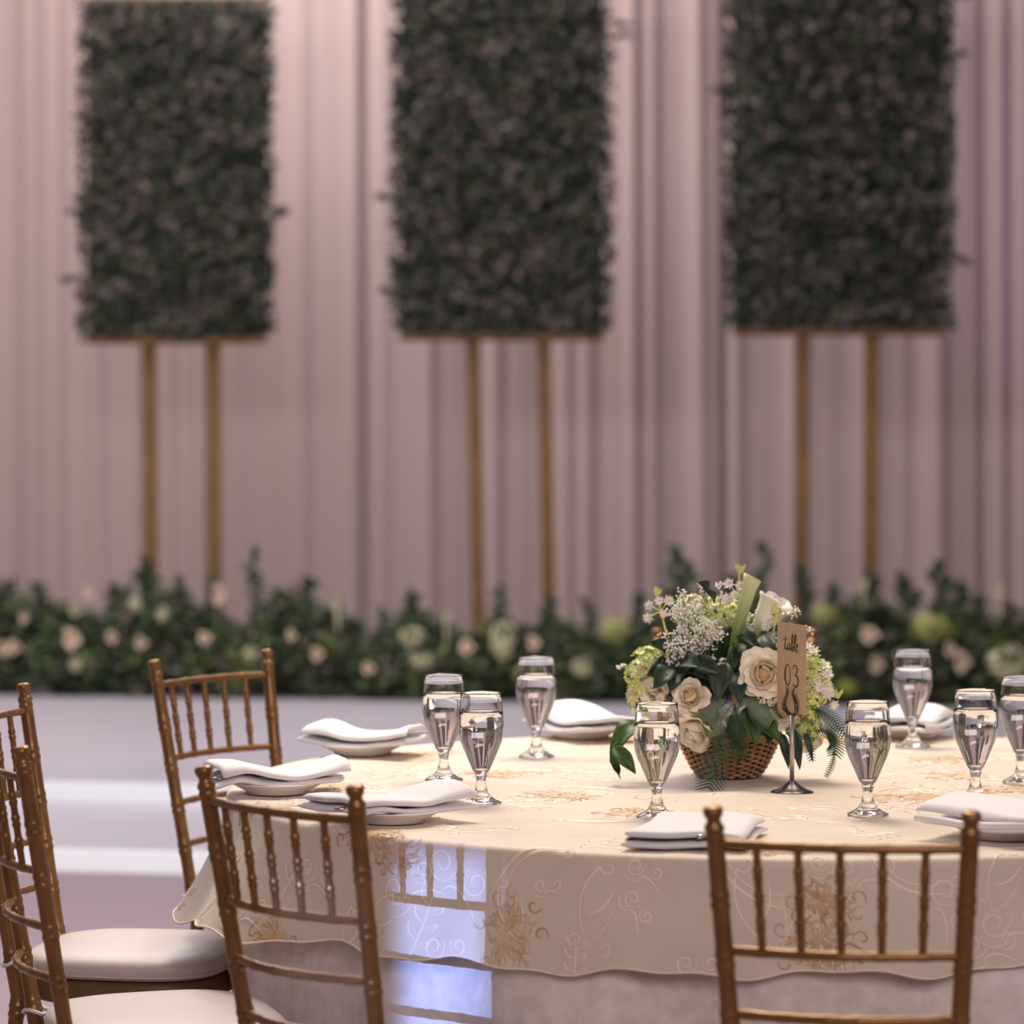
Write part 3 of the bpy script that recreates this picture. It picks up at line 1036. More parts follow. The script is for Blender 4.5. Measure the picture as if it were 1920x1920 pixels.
# ------------------------------------------------------------------ goblets
def make_goblet():
    t = thing('water_goblet', (0, 0, 0), 'x', 'glass', 'footed water goblets on the table')
    def facet(z, a):
        w = 0.0
        if z < .03: w = .022 * min(1, (.03 - z) / .02)
        elif .045 < z < .1: w = .012 * min(1, (.1 - z) / .03)
        return 1 + w * cos(9 * a)
    outer = [(.0300, .0), (.0316, .0008), (.0312, .0022), (.0262, .0045), (.020, .0078), (.0148, .012), (.0112, .0175), (.0090, .024), (.0079, .031), (.0076, .038), (.0084, .0405), (.0096, .043), (.0088, .0455), (.0096, .048),
             (.0122, .0505), (.0140, .054), (.0172, .061), (.0212, .070), (.0252, .0795), (.0295, .089), (.0328, .0985), (.0348, .108), (.0355, .1165), (.0353, .126), (.0346, .136), (.0337, .146), (.0326, .159), (.0318, .1715)]
    rim = [(.0315, .1730), (.0309, .1731), (.0305, .1720)]
    inner = [(max(r - .0014, 0.0), z) for r, z in outer if z > .058][::-1]
    inner += [(.0135, .0560), (.010, .0545), (.0005, .0542)]
    prof = [(.0005, .0014), (.02, .0012)] + outer + rim + inner
    mb = MB(); mb.lathe(prof, 54, mod=facet); gl = mb.obj('glass_body', 'glass', t)
    lvl = 0.144
    wp = [(.0005, .0541), (.0101, .0544), (.0137, .0558)] + [(r - .0011, z) for r, z in outer if .058 < z < lvl - .002] + [(.0328, lvl - .0006), (.0322, lvl - .0010), (.0005, lvl - .0012)]
    mb = MB(); mb.lathe(wp, 54, mod=facet); w = mb.obj('water', 'water', t)
    return t


gob = make_goblet()
gobs = [(832, 1465, 'water goblet at left, the farther of the overlapping pair'),
        (902, 1508.5, 'water goblet at left, the nearer of the overlapping pair'),
        (1005.5, 1421, 'water goblet on the far side of the table, left of the centrepiece'),
        (1231.5, 1533, 'water goblet directly in front of the basket, left of the near right chair'),
        (1627, 1530.5, 'water goblet in front, right of the table sign and above the near right chair'),
        (1711, 1402, 'water goblet at the far right side, with a napkin behind it'),
        (1829, 1500.5, 'water goblet above the right post of the near right chair'),
        (1915, 1468, 'water goblet cut by the right frame edge')]
for i, (px, py, lab) in enumerate(gobs):
    o = gob if i == 0 else copy_tree(gob)
    p = onz(px, py, ZT)
    o.location = (p.x, p.y, table_z(p.x, p.y) + 0.0012)
    o.rotation_euler.z = i * 0.7
    o['label'] = lab


# ------------------------------------------------------------------ plates, napkins, cutlery
def make_plate():
    prof = [(.0005, .004), (.052, .004), (.054, .001), (.058, .001), (.060, .005), (.088, .0165), (.0905, .0175), (.0912, .0187), (.0900, .0196), (.086, .0192), (.062, .0095), (.055, .0075), (.0005, .0072)]
    prof = [(r * .84, z) for r, z in prof]
    mb = MB(); mb.lathe(prof, 64); return mb.mesh('side_plate', ['china'])


plate_me = make_plate()
SETS = {   # centre x, y offset from the table centre, angle outward
    1: (-.715, .475), 2: (-.828, -.115), 3: (-.632, -.500), 4: (-.184, -.735), 5: (-.325, .765), 6: (.28, .785), 7: (.262, -.690)}
where = {1: 'far left of the table', 2: 'left edge of the table', 3: 'table front left behind a chair post', 4: 'near table edge beside the near right chair',
         5: 'far side left of the flowers', 6: 'far side at the right behind a goblet', 7: 'right side above the near right chair'}
# heights of the top fold along the radial direction from outer end to inner end
TOPZ = {1: [.040, .050, .034, .030, .034, .048], 2: [.046, .044, .034, .024, .034, .050], 3: [.036, .034, .032, .026, .040, .050], 4: [.026, .027, .028, .029, .032, .030],
        5: [.042, .056, .052, .036, .034, .038], 6: [.036, .050, .048, .036, .034, .040], 7: [.034, .040, .044, .046, .048, .050]}
BOTZ = {1: [.024, .020, .016, .015, .020, .026], 2: [.012, .024, .018, .016, .018, .020], 3: [.020, .024, .017, .015, .017, .021], 4: [.0105, .010, .010, .010, .011, .011],
        5: [.020, .018, .016, .015, .018, .022], 6: [.020, .018, .016, .015, .018, .022], 7: [.024, .021, .018, .017, .020, .022]}


def spl(c, t):
    x = t * (len(c) - 1)
    i = min(int(x), len(c) - 2)
    f = x - i
    p = [c[max(i - 1, 0)], c[i], c[i + 1], c[min(i + 2, len(c) - 1)]]
    return 0.5 * ((2 * p[1]) + (-p[0] + p[2]) * f + (2 * p[0] - 5 * p[1] + 4 * p[2] - p[3]) * f * f + (-p[0] + 3 * p[1] - 3 * p[2] + p[3]) * f ** 3)


def napkin(k, base, ang, L=0.205, w=0.150):
    """folded napkin: a bottom leaf, a doubled top leaf joined by the fold on one long side"""
    t = thing('folded_napkin', base, 'white folded napkin holding cutlery, at the ' + where[k], 'napkin', 'folded napkins at the place settings', rz=ang)
    rr = random.Random(k)
    ph = rr.uniform(0, 6)
    for nm, Z, th, sx, off in (('lower_fold', BOTZ[k], .0085, 1.0, 0), ('upper_fold', TOPZ[k], .0100, .985, 1)):
        rows = []
        nu, nv = 40, 26
        top, bot = [], []
        for i in range(nu + 1):
            u = i / nu
            rt, rb_ = [], []
            for j in range(nv + 1):
                v = j / nv
                x = (0.5 - u) * L * sx * (1 + 0.03 * sin(v * 5 + ph))
                y = (v - 0.5) * w * (1 - 0.05 * off) * (1 + .05 * sin(u * 4 + ph))
                x += (0.5 - v) * 0.03 * sin(ph + off)
                z = spl(Z, u)
                if nm == 'upper_fold':
                    e = 1 - (2 * v - 1) ** 2      # the roll over the cutlery is highest in the middle
                    z = lerp(BOTZ_at(k, u) + .0105, z, 0.25 + .75 * e ** 0.6) if v > .5 or k != 4 else lerp(BOTZ_at(k, u) + .012, z, .75 + .25 * e)
                z += .0012 * sin(v * 9 + u * 7 + ph)
                edge = min(1.0, min(u * L, (1 - u) * L, v * w, (1 - v) * w) / .006)
                h = th * .5 * max(.30, sqrt(1 - (1 - edge) ** 2))
                rt.append((x, y, z + h)); rb_.append((x, y, z - h))
            top.append(rt); bot.append(rb_)
        mb = MB()
        n = nv + 1
        loop = [a + b[::-1] for a, b in zip(top, bot)]
        b0 = mb.grid(loop, True)
        mb.cap(b0, 2 * n, True); mb.cap(b0 + nu * 2 * n, 2 * n)
        # stitched corner edge
        mb.obj(nm, 'napkin', t)
    # spine joining both leaves on one long side
    rows = []
    for i in range(25):
        u = i / 24
        z0, z1 = BOTZ_at(k, u), BOTZ_at(k, u) + .010
        row = []
        for a in range(7):
            q = -pi / 2 + pi * a / 6
            row.append(((0.5 - u) * L * .98, -w * .47 - .007 * cos(q), (z0 + z1) / 2 + (z1 - z0) / 2 * sin(q)))
        rows.append(row)
    mb = MB(); mb.grid(rows); solid(mb.obj('fold_spine', 'napkin', t), .002)
    return t


def BOTZ_at(k, u): return spl(BOTZ[k], u)


def cutlery_mesh(kind):
    mb = MB()
    if kind == 'fork':
        rows = []
        for i in range(13):
            u = i / 12
            w = .0045 + .004 * (1 - u) ** 3 if u < .65 else lerp(.0045, .0115, min(1, (u - .65) / .2))
            z = .004 * sin(u * pi) + .003 * max(0, u - .8)
            x = -.09 + .125 * u
            rows.append([(x, -w, z), (x, 0, z + .0016), (x, w, z), (x, 0, z - .0012)])
        b = mb.grid(rows, True); mb.cap(b, 4, True); mb.cap(b + 48, 4)
        for q in range(4):
            y = (q - 1.5) * .0062
            mb.tube([(.034, y, .001), (.05, y, -.001), (.066, y, .002), (.078, y * 1.02, .006)], [.0016, .0015, .0013, .0006], 6)
    else:
        rows = []
        for i in range(17):
            u = i / 16
            w = .0068 if u < .45 else lerp(.0068, .0095, sin((u - .45) / .55 * pi) if u < .93 else .25)
            if i == 0: w = .004
            tk = .0032 if u < .45 else .0011
            x = -.105 + .21 * u
            rows.append([(x, w * cos(a), tk * sin(a)) for a in [2 * pi * m / 8 for m in range(8)]])
        b = mb.grid(rows, True); mb.cap(b, 8, True); mb.cap(b + 16 * 8, 8)
    return mb.mesh(kind, ['steel'])


fork_me, knife_me = cutlery_mesh('fork'), cutlery_mesh('knife')
for k, (dx, dy) in SETS.items():
    x, y = TC.x + dx, TC.y + dy
    ang = atan2(dy, dx)
    z = table_z(x, y) + .0012
    zoff = 0.0
    if k != 4:
        p = link('side_plate', plate_me)
        p.location = (x, y, z)
        tag(p, 'white side plate under the napkin at the ' + where[k], 'plate', 'side plates under the napkins')
        zoff = .004
    else:
        zoff = -.003
    a2 = ang + {1: .12, 2: .1, 3: -.12, 4: 0.0, 5: .1, 6: -.1, 7: .55}[k]
    n = napkin(k, (x, y, z + zoff), a2, .215 if k != 7 else .2, {4: .165, 7: .18}.get(k, .125))
    def mk(nm, me, u, v, lab, zz, rot=0.0, flip=False):
        c = link(nm, me)
        q = Vector((u, v, 0)); q.rotate(Matrix.Rotation(a2, 3, 'Z'))
        c.location = (x + q.x, y + q.y, z + zoff + zz)
        c.rotation_euler = (0, rot, a2 + (0 if flip else pi))
        tag(c, lab, nm, 'cutlery in the napkins')
    mk('knife', knife_me, .003, .022, 'steel knife tucked in the napkin at the ' + where[k], .0235)
    tp = {3: onz(818, 1488, .772), 7: onz(1781, 1512, .775)}.get(k)
    if tp:      # tines showing past the fold
        al = Matrix.Rotation(a2 + pi, 3, 'Z') @ Vector((.076, 0, 0))
        c = link('fork', fork_me)
        c.location = (tp.x - al.x, tp.y - al.y, z + .006)
        c.rotation_euler = (0, -.03, a2 + pi)
        tag(c, 'steel fork, tines past the napkin, at the ' + where[k], 'fork', 'cutlery in the napkins')
        continue
    mk('fork', fork_me, -.012 if k not in (3, 7) else -.052, -.016 if k != 7 else .03, 'steel fork tucked in the napkin at the ' + where[k], .0225 if k != 7 else .030)


# ------------------------------------------------------------------ table number stand
sb = onz(1485, 1487, ZT)
sz = table_z(sb.x, sb.y) + .001
st = thing('sign_stand', (sb.x, sb.y, sz), 'pewter table number stand with slender rod and curled clip, right of the basket', 'sign stand')
mb = MB(); mb.lathe([(.033, 0), (.0345, .0008), (.034, .002), (.026, .0045), (.017, .009), (.010, .014), (.0065, .0175), (.0045, .019), (.0005, .0195)], 48); mb.obj('base', 'pewter', st)
mb = MB(); mb.tube([(0, 0, .018), (0, 0, .124)], .0038, 14); mb.obj('rod', 'rod', st)
cdir = Vector((.0385, -.0915, 0)).normalized()      # the card's horizontal direction
cn = Vector((-.0915, -.0385, 0)).normalized()      # towards the viewer's left
for s in (-1, 1):
    mb = MB()
    prof = [(0, .123), (.006, .126), (.0092, .133), (.0095, .141), (.0068, .151), (.0042, .158), (.0045, .164), (.0062, .168)]
    mb.tube([cdir * (s * a * 2.3) + cn * (.0032 if z > .127 else 0) + Vector((0, .004, z)) for a, z in prof], [.0030, .0032, .0034, .0030, .0024, .0020, .0016, .0009], 8)
    mb.obj('clip_prong', 'pewter', st)
card = thing('table_number_card', (sb.x, sb.y + .003, sz + .123), 'tall kraft card reading table 03 held in the stand, turned edge-on', 'sign')
cw, ch = .100, .143
mb = MB()
cz0, cz1 = 0.004, 0.004 + ch
th_ = cn * .0005
P0, P1 = -cdir * cw / 2, cdir * cw / 2
off = Vector((.0, .004, 0))
vs = [(P0, cz0), (P1, cz0), (P1, cz1), (P0, cz1)]
A = [p + off + th_ + Vector((0, 0, z)) for p, z in vs]
B = [p + off - th_ + Vector((0, 0, z)) for p, z in vs]
mb.face(A); mb.face(B[::-1])
for i in range(4):
    j = (i + 1) % 4
    mb.face([A[j], A[i], B[i], B[j]])
mb.obj('card', 'kraft', card, False)


def stroke(mb, pts, w):
    """brush stroke on the card, (u right, v up) from 0 to 1"""
    n = len(pts)
    P = [off + cn * .0009 + P0 + cdir * cw * u + Vector((0, 0, cz0 + ch * v)) for u, v in pts]
    rad = [w * .72 * (.45 + .55 * sin(pi * (i + .5) / n)) for i in range(n)]
    mb.tube(P, rad, 6)


def smooth(pts, m=5):
    out = []
    for i in range(len(pts) - 1):
        p = [pts[max(i - 1, 0)], pts[i], pts[i + 1], pts[min(i + 2, len(pts) - 1)]]
        for q in range(m):
            f = q / m
            out.append(tuple(0.5 * ((2 * p[1][c]) + (-p[0][c] + p[2][c]) * f + (2 * p[0][c] - 5 * p[1][c] + 4 * p[2][c] - p[3][c]) * f * f + (-p[0][c] + 3 * p[1][c] - 3 * p[2][c] + p[3][c]) * f ** 3) for c in (0, 1)))
    return out + [pts[-1]]


def ellipse(cx, cy, rx, ry, a0=0, a1=2 * pi, n=28):
    return [(cx + rx * cos(a0 + (a1 - a0) * i / (n - 1)), cy + ry * sin(a0 + (a1 - a0) * i / (n - 1))) for i in range(n)]


mb = MB()
v0 = .70
stroke(mb, smooth([(.30, v0 + .15), (.28, v0 + .06), (.28, v0 + .01), (.33, v0 + .01), (.37, v0 + .05)]), .0011)      # t
stroke(mb, [(.20, v0 + .105), (.28, v0 + .118), (.38, v0 + .125)], .0007)
stroke(mb, smooth([(.44, v0 + .065), (.40, v0 + .07), (.37, v0 + .035), (.38, v0 + .0), (.43, v0 + .02), (.45, v0 + .07), (.45, v0 + .01), (.49, v0 + .015), (.52, v0 + .06)]), .0011)      # a
stroke(mb, smooth([(.50, v0 + .03), (.57, v0 + .12), (.565, v0 + .175), (.53, v0 + .165), (.52, v0 + .08), (.52, v0 - .005), (.565, v0 + .0), (.57, v0 + .045), (.54, v0 + .05)]), .0012)      # b
stroke(mb, smooth([(.58, v0 + .03), (.66, v0 + .12), (.665, v0 + .175), (.63, v0 + .165), (.615, v0 + .07), (.62, v0 + .0), (.66, v0 + .01)]), .0012)      # l
stroke(mb, smooth([(.66, v0 + .03), (.72, v0 + .045), (.73, v0 + .075), (.69, v0 + .07), (.67, v0 + .02), (.70, v0 - .015), (.76, v0 + .015)]), .0011)      # e
mb.obj('table_lettering', 'ink', card)
mb = MB()
stroke(mb, ellipse(.37, .42, .095, .118, .6, .6 + 2 * pi), .0012)
stroke(mb, ellipse(.375, .42, .082, .108, 2.2, 4.4), .0009)
stroke(mb, smooth([(.56, .49), (.58, .53), (.66, .535), (.71, .495), (.68, .445), (.61, .425)]), .0012)
stroke(mb, smooth([(.61, .425), (.70, .42), (.745, .375), (.72, .315), (.63, .30), (.56, .325)]), .0016)
mb.obj('number_lettering', 'ink', card)

# ------------------------------------------------------------------ flower centrepiece
DB = 6.28
bc = onz(1366, 1457, ZT)
bc.z = table_z(bc.x, bc.y) + .001
for q in range(8):
    bc.z = max(bc.z, table_z(bc.x + .05 * cos(q), bc.y + .05 * sin(q)))
CP = thing('flower_centrepiece', bc, 'flower centrepiece of cream roses, lime hydrangea and ferns in a woven wicker basket', 'flower arrangement')


def L(px, py, dd=0.0):
    """pixel to the centrepiece's own space, dd metres in front of the basket axis"""
    return W(px, py, bc.y - dd) - bc


bas = MB()
prof = lambda z: .047 + .037 * min(1, (z / .066)) ** 0.75
nr, ns = 17, 30
for i in range(nr):
    z = .004 + .064 * i / (nr - 1)
    pts = []
    for k in range(ns * 6 + 1):
        a = 2 * pi * k / (ns * 6)
        r = prof(z) + .0036 * sin(ns * a * 0.5 * 2 / 2 + pi * i)
        pts.append((r * cos(a), r * sin(a), z))
    bas.tube(pts, .0020, 5, False)
bas.obj('woven_wall', 'wicker', CP)
mb = MB()
for k in range(ns):
    a = 2 * pi * (k + .5) / ns
    mb.tube([(prof(z) * cos(a), prof(z) * sin(a), z) for z in [.003 + .066 * q / 8 for q in range(9)]], .0018, 6)
mb.obj('stakes', 'wicker_dark', CP)
mb = MB(); mb.lathe([(.0005, .001), (.047, .001), (.049, .004)] + [(prof(z) - .004, z) for z in (.01, .02, .03, .04, .05, .06, .066)] + [(.07, .062), (.0005, .060)], 40)
mb.obj('liner', 'wicker_dark', CP)
for dz, rad in ((0.0, .0032), (.005, .0030)):
    mb = MB(); mb.tube([((prof(.068) + .001 + .0014 * sin(k * 1.3)) * cos(2 * pi * k / 60), (prof(.068) + .001 + .0014 * sin(k * 1.3)) * sin(2 * pi * k / 60), .068 + dz) for k in range(61)], rad, 6, False)
    mb.obj('rim_band', 'wicker', CP)


# large leaves
def big_leaf(a, b, w, m='leaf', bend=.25, up=None, name='leaf', twist=0.0):
    a, b = Vector(a), Vector(b)
    d = b - a
    Ln = d.length
    up = (up or Vector((0, -1, .45))).normalized()
    s = d.cross(up).normalized()
    n = s.cross(d).normalized()
    rows = []
    for i in range(11):
        t = i / 10
        hw = w * .5 * (sin(pi * min(1, t ** .75)) ** .85) * (1 if t < .98 else .05) + .0003
        c = a + d * t + n * bend * Ln * (sin(pi * t) - .35 * t)
        tw = twist * t
        s2 = s * cos(tw) + n * sin(tw)
        n2 = n * cos(tw) - s * sin(tw)
        wv = .06 * w * sin(t * 13)
        rows.append([c - s2 * hw + n2 * (hw * .35 + wv), c - s2 * hw * .5 + n2 * hw * .12, c, c + s2 * hw * .5 + n2 * hw * .12, c + s2 * hw + n2 * (hw * .35 - wv)])
    mb = MB(); mb.grid(rows)
    for k_ in (1, ):
        mb.tube([r[2] - n * .0006 for r in rows], [.0012 * (1 - .8 * i / 10) for i in range(11)], 4)
    o = mb.obj(name, m, CP)
    solid(o, .0005)
    return o


def fern(a, mid, b, w, m='fern', up=None, n=17):
    a, mid, b = Vector(a), Vector(mid), Vector(b)
    up = (up or Vector((0, -1, .3))).normalized()
    mb = MB()
    Q = lambda t: a * (1 - t) ** 2 + mid * 2 * t * (1 - t) + b * t * t
    mb.tube([Q(i / 12) for i in range(13)], [.0012 * (1 - .7 * i / 12) for i in range(13)], 5)
    for i in range(n):
        t = .12 + .86 * i / (n - 1)
        p = Q(t)
        d = (Q(min(1, t + .03)) - Q(t - .03)).normalized()
        s = d.cross(up).normalized()
        nn = s.cross(d)
        Lp = w * .5 * (sin(pi * min(1, .18 + .82 * (1 - t))) ** .8 * .9 + .1)
        for sg in (-1, 1):
            dd = (s * sg + d * .55 - nn * .12).normalized()
            wd_ = d
            rows = []
            for q in range(6):
                u = q / 5
                hw = .0019 * (w / .05) ** .5 * (1 - u) ** .5 * (1 if q % 2 else .8) + .0002
                c = p + dd * Lp * u - nn * Lp * .18 * u * u
                rows.append([c - wd_ * hw, c + nn * .0008, c + wd_ * hw])
            mb.grid(rows)
    return mb.obj('fern_frond', m, CP)


# dome of dark filler leaves under the flowers
rr = random.Random(21)
cen = Vector((0.0, 0, .15))
for i in range(120):
    a = rr.uniform(0, 2 * pi)
    e = rr.uniform(-.25, 1.15)
    d = Vector((cos(a) * cos(e) * 1.15, sin(a) * cos(e) * .8, sin(e)))
    r0 = rr.uniform(.035, .075)
    p = cen + Vector((d.x * r0, d.y * r0, d.z * r0))
    Ln = rr.uniform(.045, .075)
    tip = p + (d + rv(rr) * .45).normalized() * Ln
    if tip.z < .05: tip.z = .05 + rr.uniform(0, .02)
    big_leaf(p, tip, rr.uniform(.022, .036), rr.choice(('leaf', 'leaf', 'leaf', 'leaf2')), rr.uniform(.05, .3), up=d + Vector((0, -.4, .3)))
for a, b, w, m, bend in [
    ((1276, 1246), (1336, 1320), .040, 'leaf', .12), ((1316, 1262), (1332, 1322), .036, 'leaf', .1), ((1262, 1246), (1214, 1266), .034, 'leaf', .1),
    ((1248, 1222), (1222, 1204), .028, 'leaf', .1), ((1290, 1236), (1252, 1282), .040, 'leaf', .15), ((1262, 1240), (1238, 1282), .030, 'leaf', .15),
    ((1340, 1240), (1292, 1262), .034, 'leaf', .15), ((1352, 1255), (1366, 1310), .036, 'leaf', .15), ((1392, 1206), (1372, 1255), .024, 'leaf', .1),
    ((1400, 1320), (1464, 1392), .034, 'leaf2', .1), ((1400, 1325), (1418, 1398), .034, 'leaf2', .1), ((1370, 1340), (1392, 1402), .030, 'leaf', .1),
    ((1465, 1375), (1479, 1440), .016, 'leaf', .1), ((1486, 1366), (1500, 1442), .020, 'leaf', .1), ((1510, 1375), (1524, 1428), .010, 'leaf', .1),
    ((1340, 1330), (1326, 1372), .022, 'leaf', .1), ((1440, 1345), (1442, 1395), .030, 'leaf', .12), ((1330, 1110), (1310, 1092), .02, 'leaf', .1), ((1385, 1180), (1420, 1215), .03, 'leaf', .1),
    ((1340, 1130), (1322, 1104), .016, 'leaf', .1), ((1430, 1190), (1448, 1240), .03, 'leaf', .1), ((1455, 1240), (1470, 1290), .03, 'leaf', .1)]:
    big_leaf(L(*a, .09), L(*b, .135), w, m, bend)
for a, b, w, m, bend in [((1300, 1242), (1350, 1262), .034, 'leaf', .12), ((1258, 1252), (1226, 1290), .034, 'leaf', .12), ((1322, 1268), (1302, 1262), .030, 'leaf', .1),
                         ((1352, 1240), (1345, 1312), .040, 'leaf', .12), ((1376, 1262), (1388, 1318), .034, 'leaf', .12), ((1270, 1262), (1256, 1296), .030, 'leaf', .12),
                         ((1280, 1240), (1312, 1250), .034, 'leaf', .12)]:
    big_leaf(L(*a, .13), L(*b, .165), w, m, bend)
# trailing leaves at the lower left
big_leaf(L(1206, 1352, .09), L(1142, 1424, .13), .036, 'leaf2', .22, up=Vector((-.5, -1, .5)))
big_leaf(L(1150, 1400, .13), L(1192, 1450, .15), .026, 'leaf2', .12)
big_leaf(L(1148, 1412, .13), L(1163, 1462, .14), .018, 'leaf2', -.55, twist=1.5)
mb = MB(); mb.tube([L(1240, 1365, .07), L(1180, 1372, .11), L(1150, 1398, .13), L(1155, 1425, .135)], [.0018, .0015, .0013, .0008], 6); mb.obj('stem', 'leaf3', CP)
# ferns
fern(L(1352, 1345, .12), L(1354, 1400, .17), L(1328, 1478, .215), .066, 'fern', n=22)
fern(L(1356, 1365, .10), L(1385, 1380, .13), L(1392, 1425, .115), .040, 'fern', n=14)
fern(L(1360, 1312, .13), L(1335, 1310, .15), L(1312, 1344, .16), .046, 'fern_under', n=14)
fern(L(1385, 1312, .13), L(1420, 1310, .15), L(1448, 1350, .16), .050, 'fern_under', n=16)
fern(L(1362, 1318, .13), L(1340, 1335, .15), L(1326, 1352, .16), .036, 'fern_under', n=12)
fern(L(1372, 1322, .13), L(1352, 1350, .15), L(1330, 1376, .15), .040, 'fern_under', n=14)
fern(L(1376, 1320, .13), L(1385, 1345, .15), L(1380, 1385, .15), .034, 'fern', n=14)
fern(L(1522, 1330, .06), L(1550, 1330, .08), L(1584, 1376, .09), .036, 'fern', n=16)
fern(L(1515, 1372, .06), L(1580, 1360, .08), L(1566, 1415, .09), .044, 'fern', n=18)
fern(L(1564, 1405, .09), L(1566, 1430, .09), L(1549, 1456, .09), .016, 'fern', n=12)
fern(L(1330, 1130, .02), L(1310, 1110, .02), L(1322, 1098, .02), .03, 'fern', n=10)
fern(L(1500, 1350, .06), L(1515, 1380, .08), L(1522, 1425, .09), .022, 'fern', n=14)


# roses, petal by petal
def petal_mesh(cup, flip, wv):
    mb = MB()
    rows = []
    nu, nv = 6, 7
    for i in range(nu + 1):
        u = i / nu
        hw = .5 * (sin(pi * (.10 + .80 * u)) ** .55) * (.75 + .35 * u)
        row = []
        for j in range(nv + 1):
            v = 2 * j / nv - 1
            x = hw * v * (1 - .10 * cup * v * v)
            z = u - .06 * v * v * u
            y = cup * (.55 * u * (1 - u) * 2 * .5 - .42 * hw * v * v) + flip * max(0, u - .65) ** 1.6 * 1.6 + wv * .05 * sin(v * 5 + u * 3) * u
            row.append((x, y, z))
        rows.append(row)
    mb.grid(rows)
    return mb


PM = {}
for nm, m_ in (('petal', 'petal'), ('petal_core', 'petal_core'), ('petal_white', 'petal_white')):
    PM[nm] = [petal_mesh(c_, f_, w_).mesh('petal', [m_]) for c_, f_, w_ in ((1.0, -.2, .4), (.8, .35, 1), (.6, .9, 1.4))]


def rose(c, r, face, n=24, core=True, seed=0, openness=1.0, mname='petal', lab=None, elong=1.0):
    """c centre, r radius, face = direction the flower looks at"""
    rr = random.Random(seed)
    o = bpy.data.objects.new('rose', None)
    # the part itself is the calyx mesh that carries the petals
    mb = MB(); mb.lathe([(.02, -1.0), (.16, -.92), (.24, -.75), (.22, -.6), (.05, -.5)], 12)
    o = mb.obj('rose', 'leaf2', CP)
    if lab: o['label'] = lab
    o.location = c
    o.rotation_euler = Vector(face).to_track_quat('Z', 'Y').to_euler()
    o.scale = (r, r, r * elong)
    for k in range(n):
        t = k / (n - 1)
        a = k * 2.39996 + rr.uniform(-.15, .15)
        tilt = radians(-12 + (74 * openness) * t ** 1.6)      # lean outwards
        rad = .05 + .20 * t
        ln = .70 + .34 * t
        wd_ = .50 + .95 * t
        if core and t < .52: me = PM['petal_core'][0]
        else: me = PM[mname][0 if t < .3 else (1 if t < .7 else 2)]
        p = link('petal', me, o)
        p.location = (cos(a) * rad, sin(a) * rad, -.62 + .22 * (1 - t))
        p.rotation_euler = Matrix.Rotation(a - pi / 2, 3, 'Z').to_euler()
        R_ = Matrix.Rotation(a - pi / 2, 3, 'Z') @ Matrix.Rotation(-tilt, 3, 'X')
        p.rotation_euler = R_.to_euler()
        p.scale = (wd_, .8, ln)
    return o


rose(L(1432, 1264, .16), .037, (-.05, -1, .06), 36, True, 1, 1.0, lab='largest cream rose facing the viewer with peach centre')
rose(L(1294, 1305, .15), .030, (-.25, -1, .25), 24, True, 2, .95, lab='smaller cream rose above the goblet')
rose(L(1300, 1375, .13), .040, (-.5, -.55, -.55), 18, False, 3, .8, lab='cream rose drooping over the left basket rim')
rose(L(1448, 1140, .03), .040, (.45, -.35, .85), 16, False, 4, .45, 'petal_white', 'tall cream rose at the upper right', 1.35)
rose(L(1226, 1296, .09), .024, (-.3, -1, .2), 18, True, 5, .9, lab='cream rose behind the goblet')
rose(L(1528, 1392, .03), .026, (.5, -.3, -.6), 16, False, 6, .8, lab='blush rose low at the right')
rose(L(1470, 1335, .08), .024, (.2, -1, -.1), 16, True, 7, .9, lab='small rose behind the card')


# calla lily
def tube_flower(a, b, r0, r1, m, lip=.9):
    a, b = Vector(a), Vector(b)
    d = (b - a)
    s = d.cross(Vector((0, 1, 0))).normalized()
    n = s.cross(d).normalized()
    rows = []
    for i in range(15):
        t = i / 14
        r = lerp(r0, r1, t ** .9) * (1 + .25 * max(0, t - .85) / .15)
        row = []
        for k in range(21):
            q = 2 * pi * k / 20 * .96
            ext = lip * max(0, t - .8) * .35 * d.length * cos(q - pi) * -1
            row.append(a + d * t + s * r * cos(q) * (1.0) + n * r * sin(q) * .7 + d.normalized() * ext * .4)
        rows.append(row)
    mb = MB(); mb.grid(rows)
    o = mb.obj('calla_lily', [m], CP)
    solid(o, .0009)
    mb = MB(); mb.tube([a + d * .4, a + d * .97], [.003, .0022], 8); mb.obj('spadix', 'hydr', o)
    mb = MB(); mb.tube([a - d * .5, a + d * .05], [.003, r0 * .9], 8); mb.obj('stem', 'leaf2', o)
    return o


tube_flower(L(1374, 1212, .11), L(1411, 1082, .10), .0065, .0125, 'calla')
tube_flower(L(1412, 1192, .06), L(1446, 1120, .06), .007, .017, 'calla_white')


# hydrangea heads
def hydrangea(c, rx, rz_, m, seed, n=150, back=.4):
    rr = random.Random(seed)
    mb = MB()
    for i in range(n):
        d = rv(rr)
        if d.y > back: d.y = -d.y
        lump = 1 + .12 * noise.noise(d * 3 + Vector((seed, 0, 0)))
        p = Vector((d.x * rx, d.y * min(rx, rz_), d.z * rz_)) * lump * rr.uniform(.88, 1.02)
        nrm = (d + rv(rr) * .35).normalized()
        t = nrm.orthogonal().normalized()
        b = nrm.cross(t)
        a0 = rr.uniform(0, pi)
        s = rr.uniform(.0058, .0085)
        for q in range(4):
            a = a0 + q * pi / 2
            f = lambda an, r_, h: p + (t * cos(an) + b * sin(an)) * r_ + nrm * h
            mb.face([p, f(a - .62, s * .72, .0012), f(a, s, .0004 + s * .2), f(a + .62, s * .72, .0012)], 0 if rr.random() < .7 else 1)
        mb.tube([p * .6, p], .0006, 3, False, 0)
    mb2 = MB()
    o = mb.obj('hydrangea_head', m, CP, False)
    o.location = c
    return o


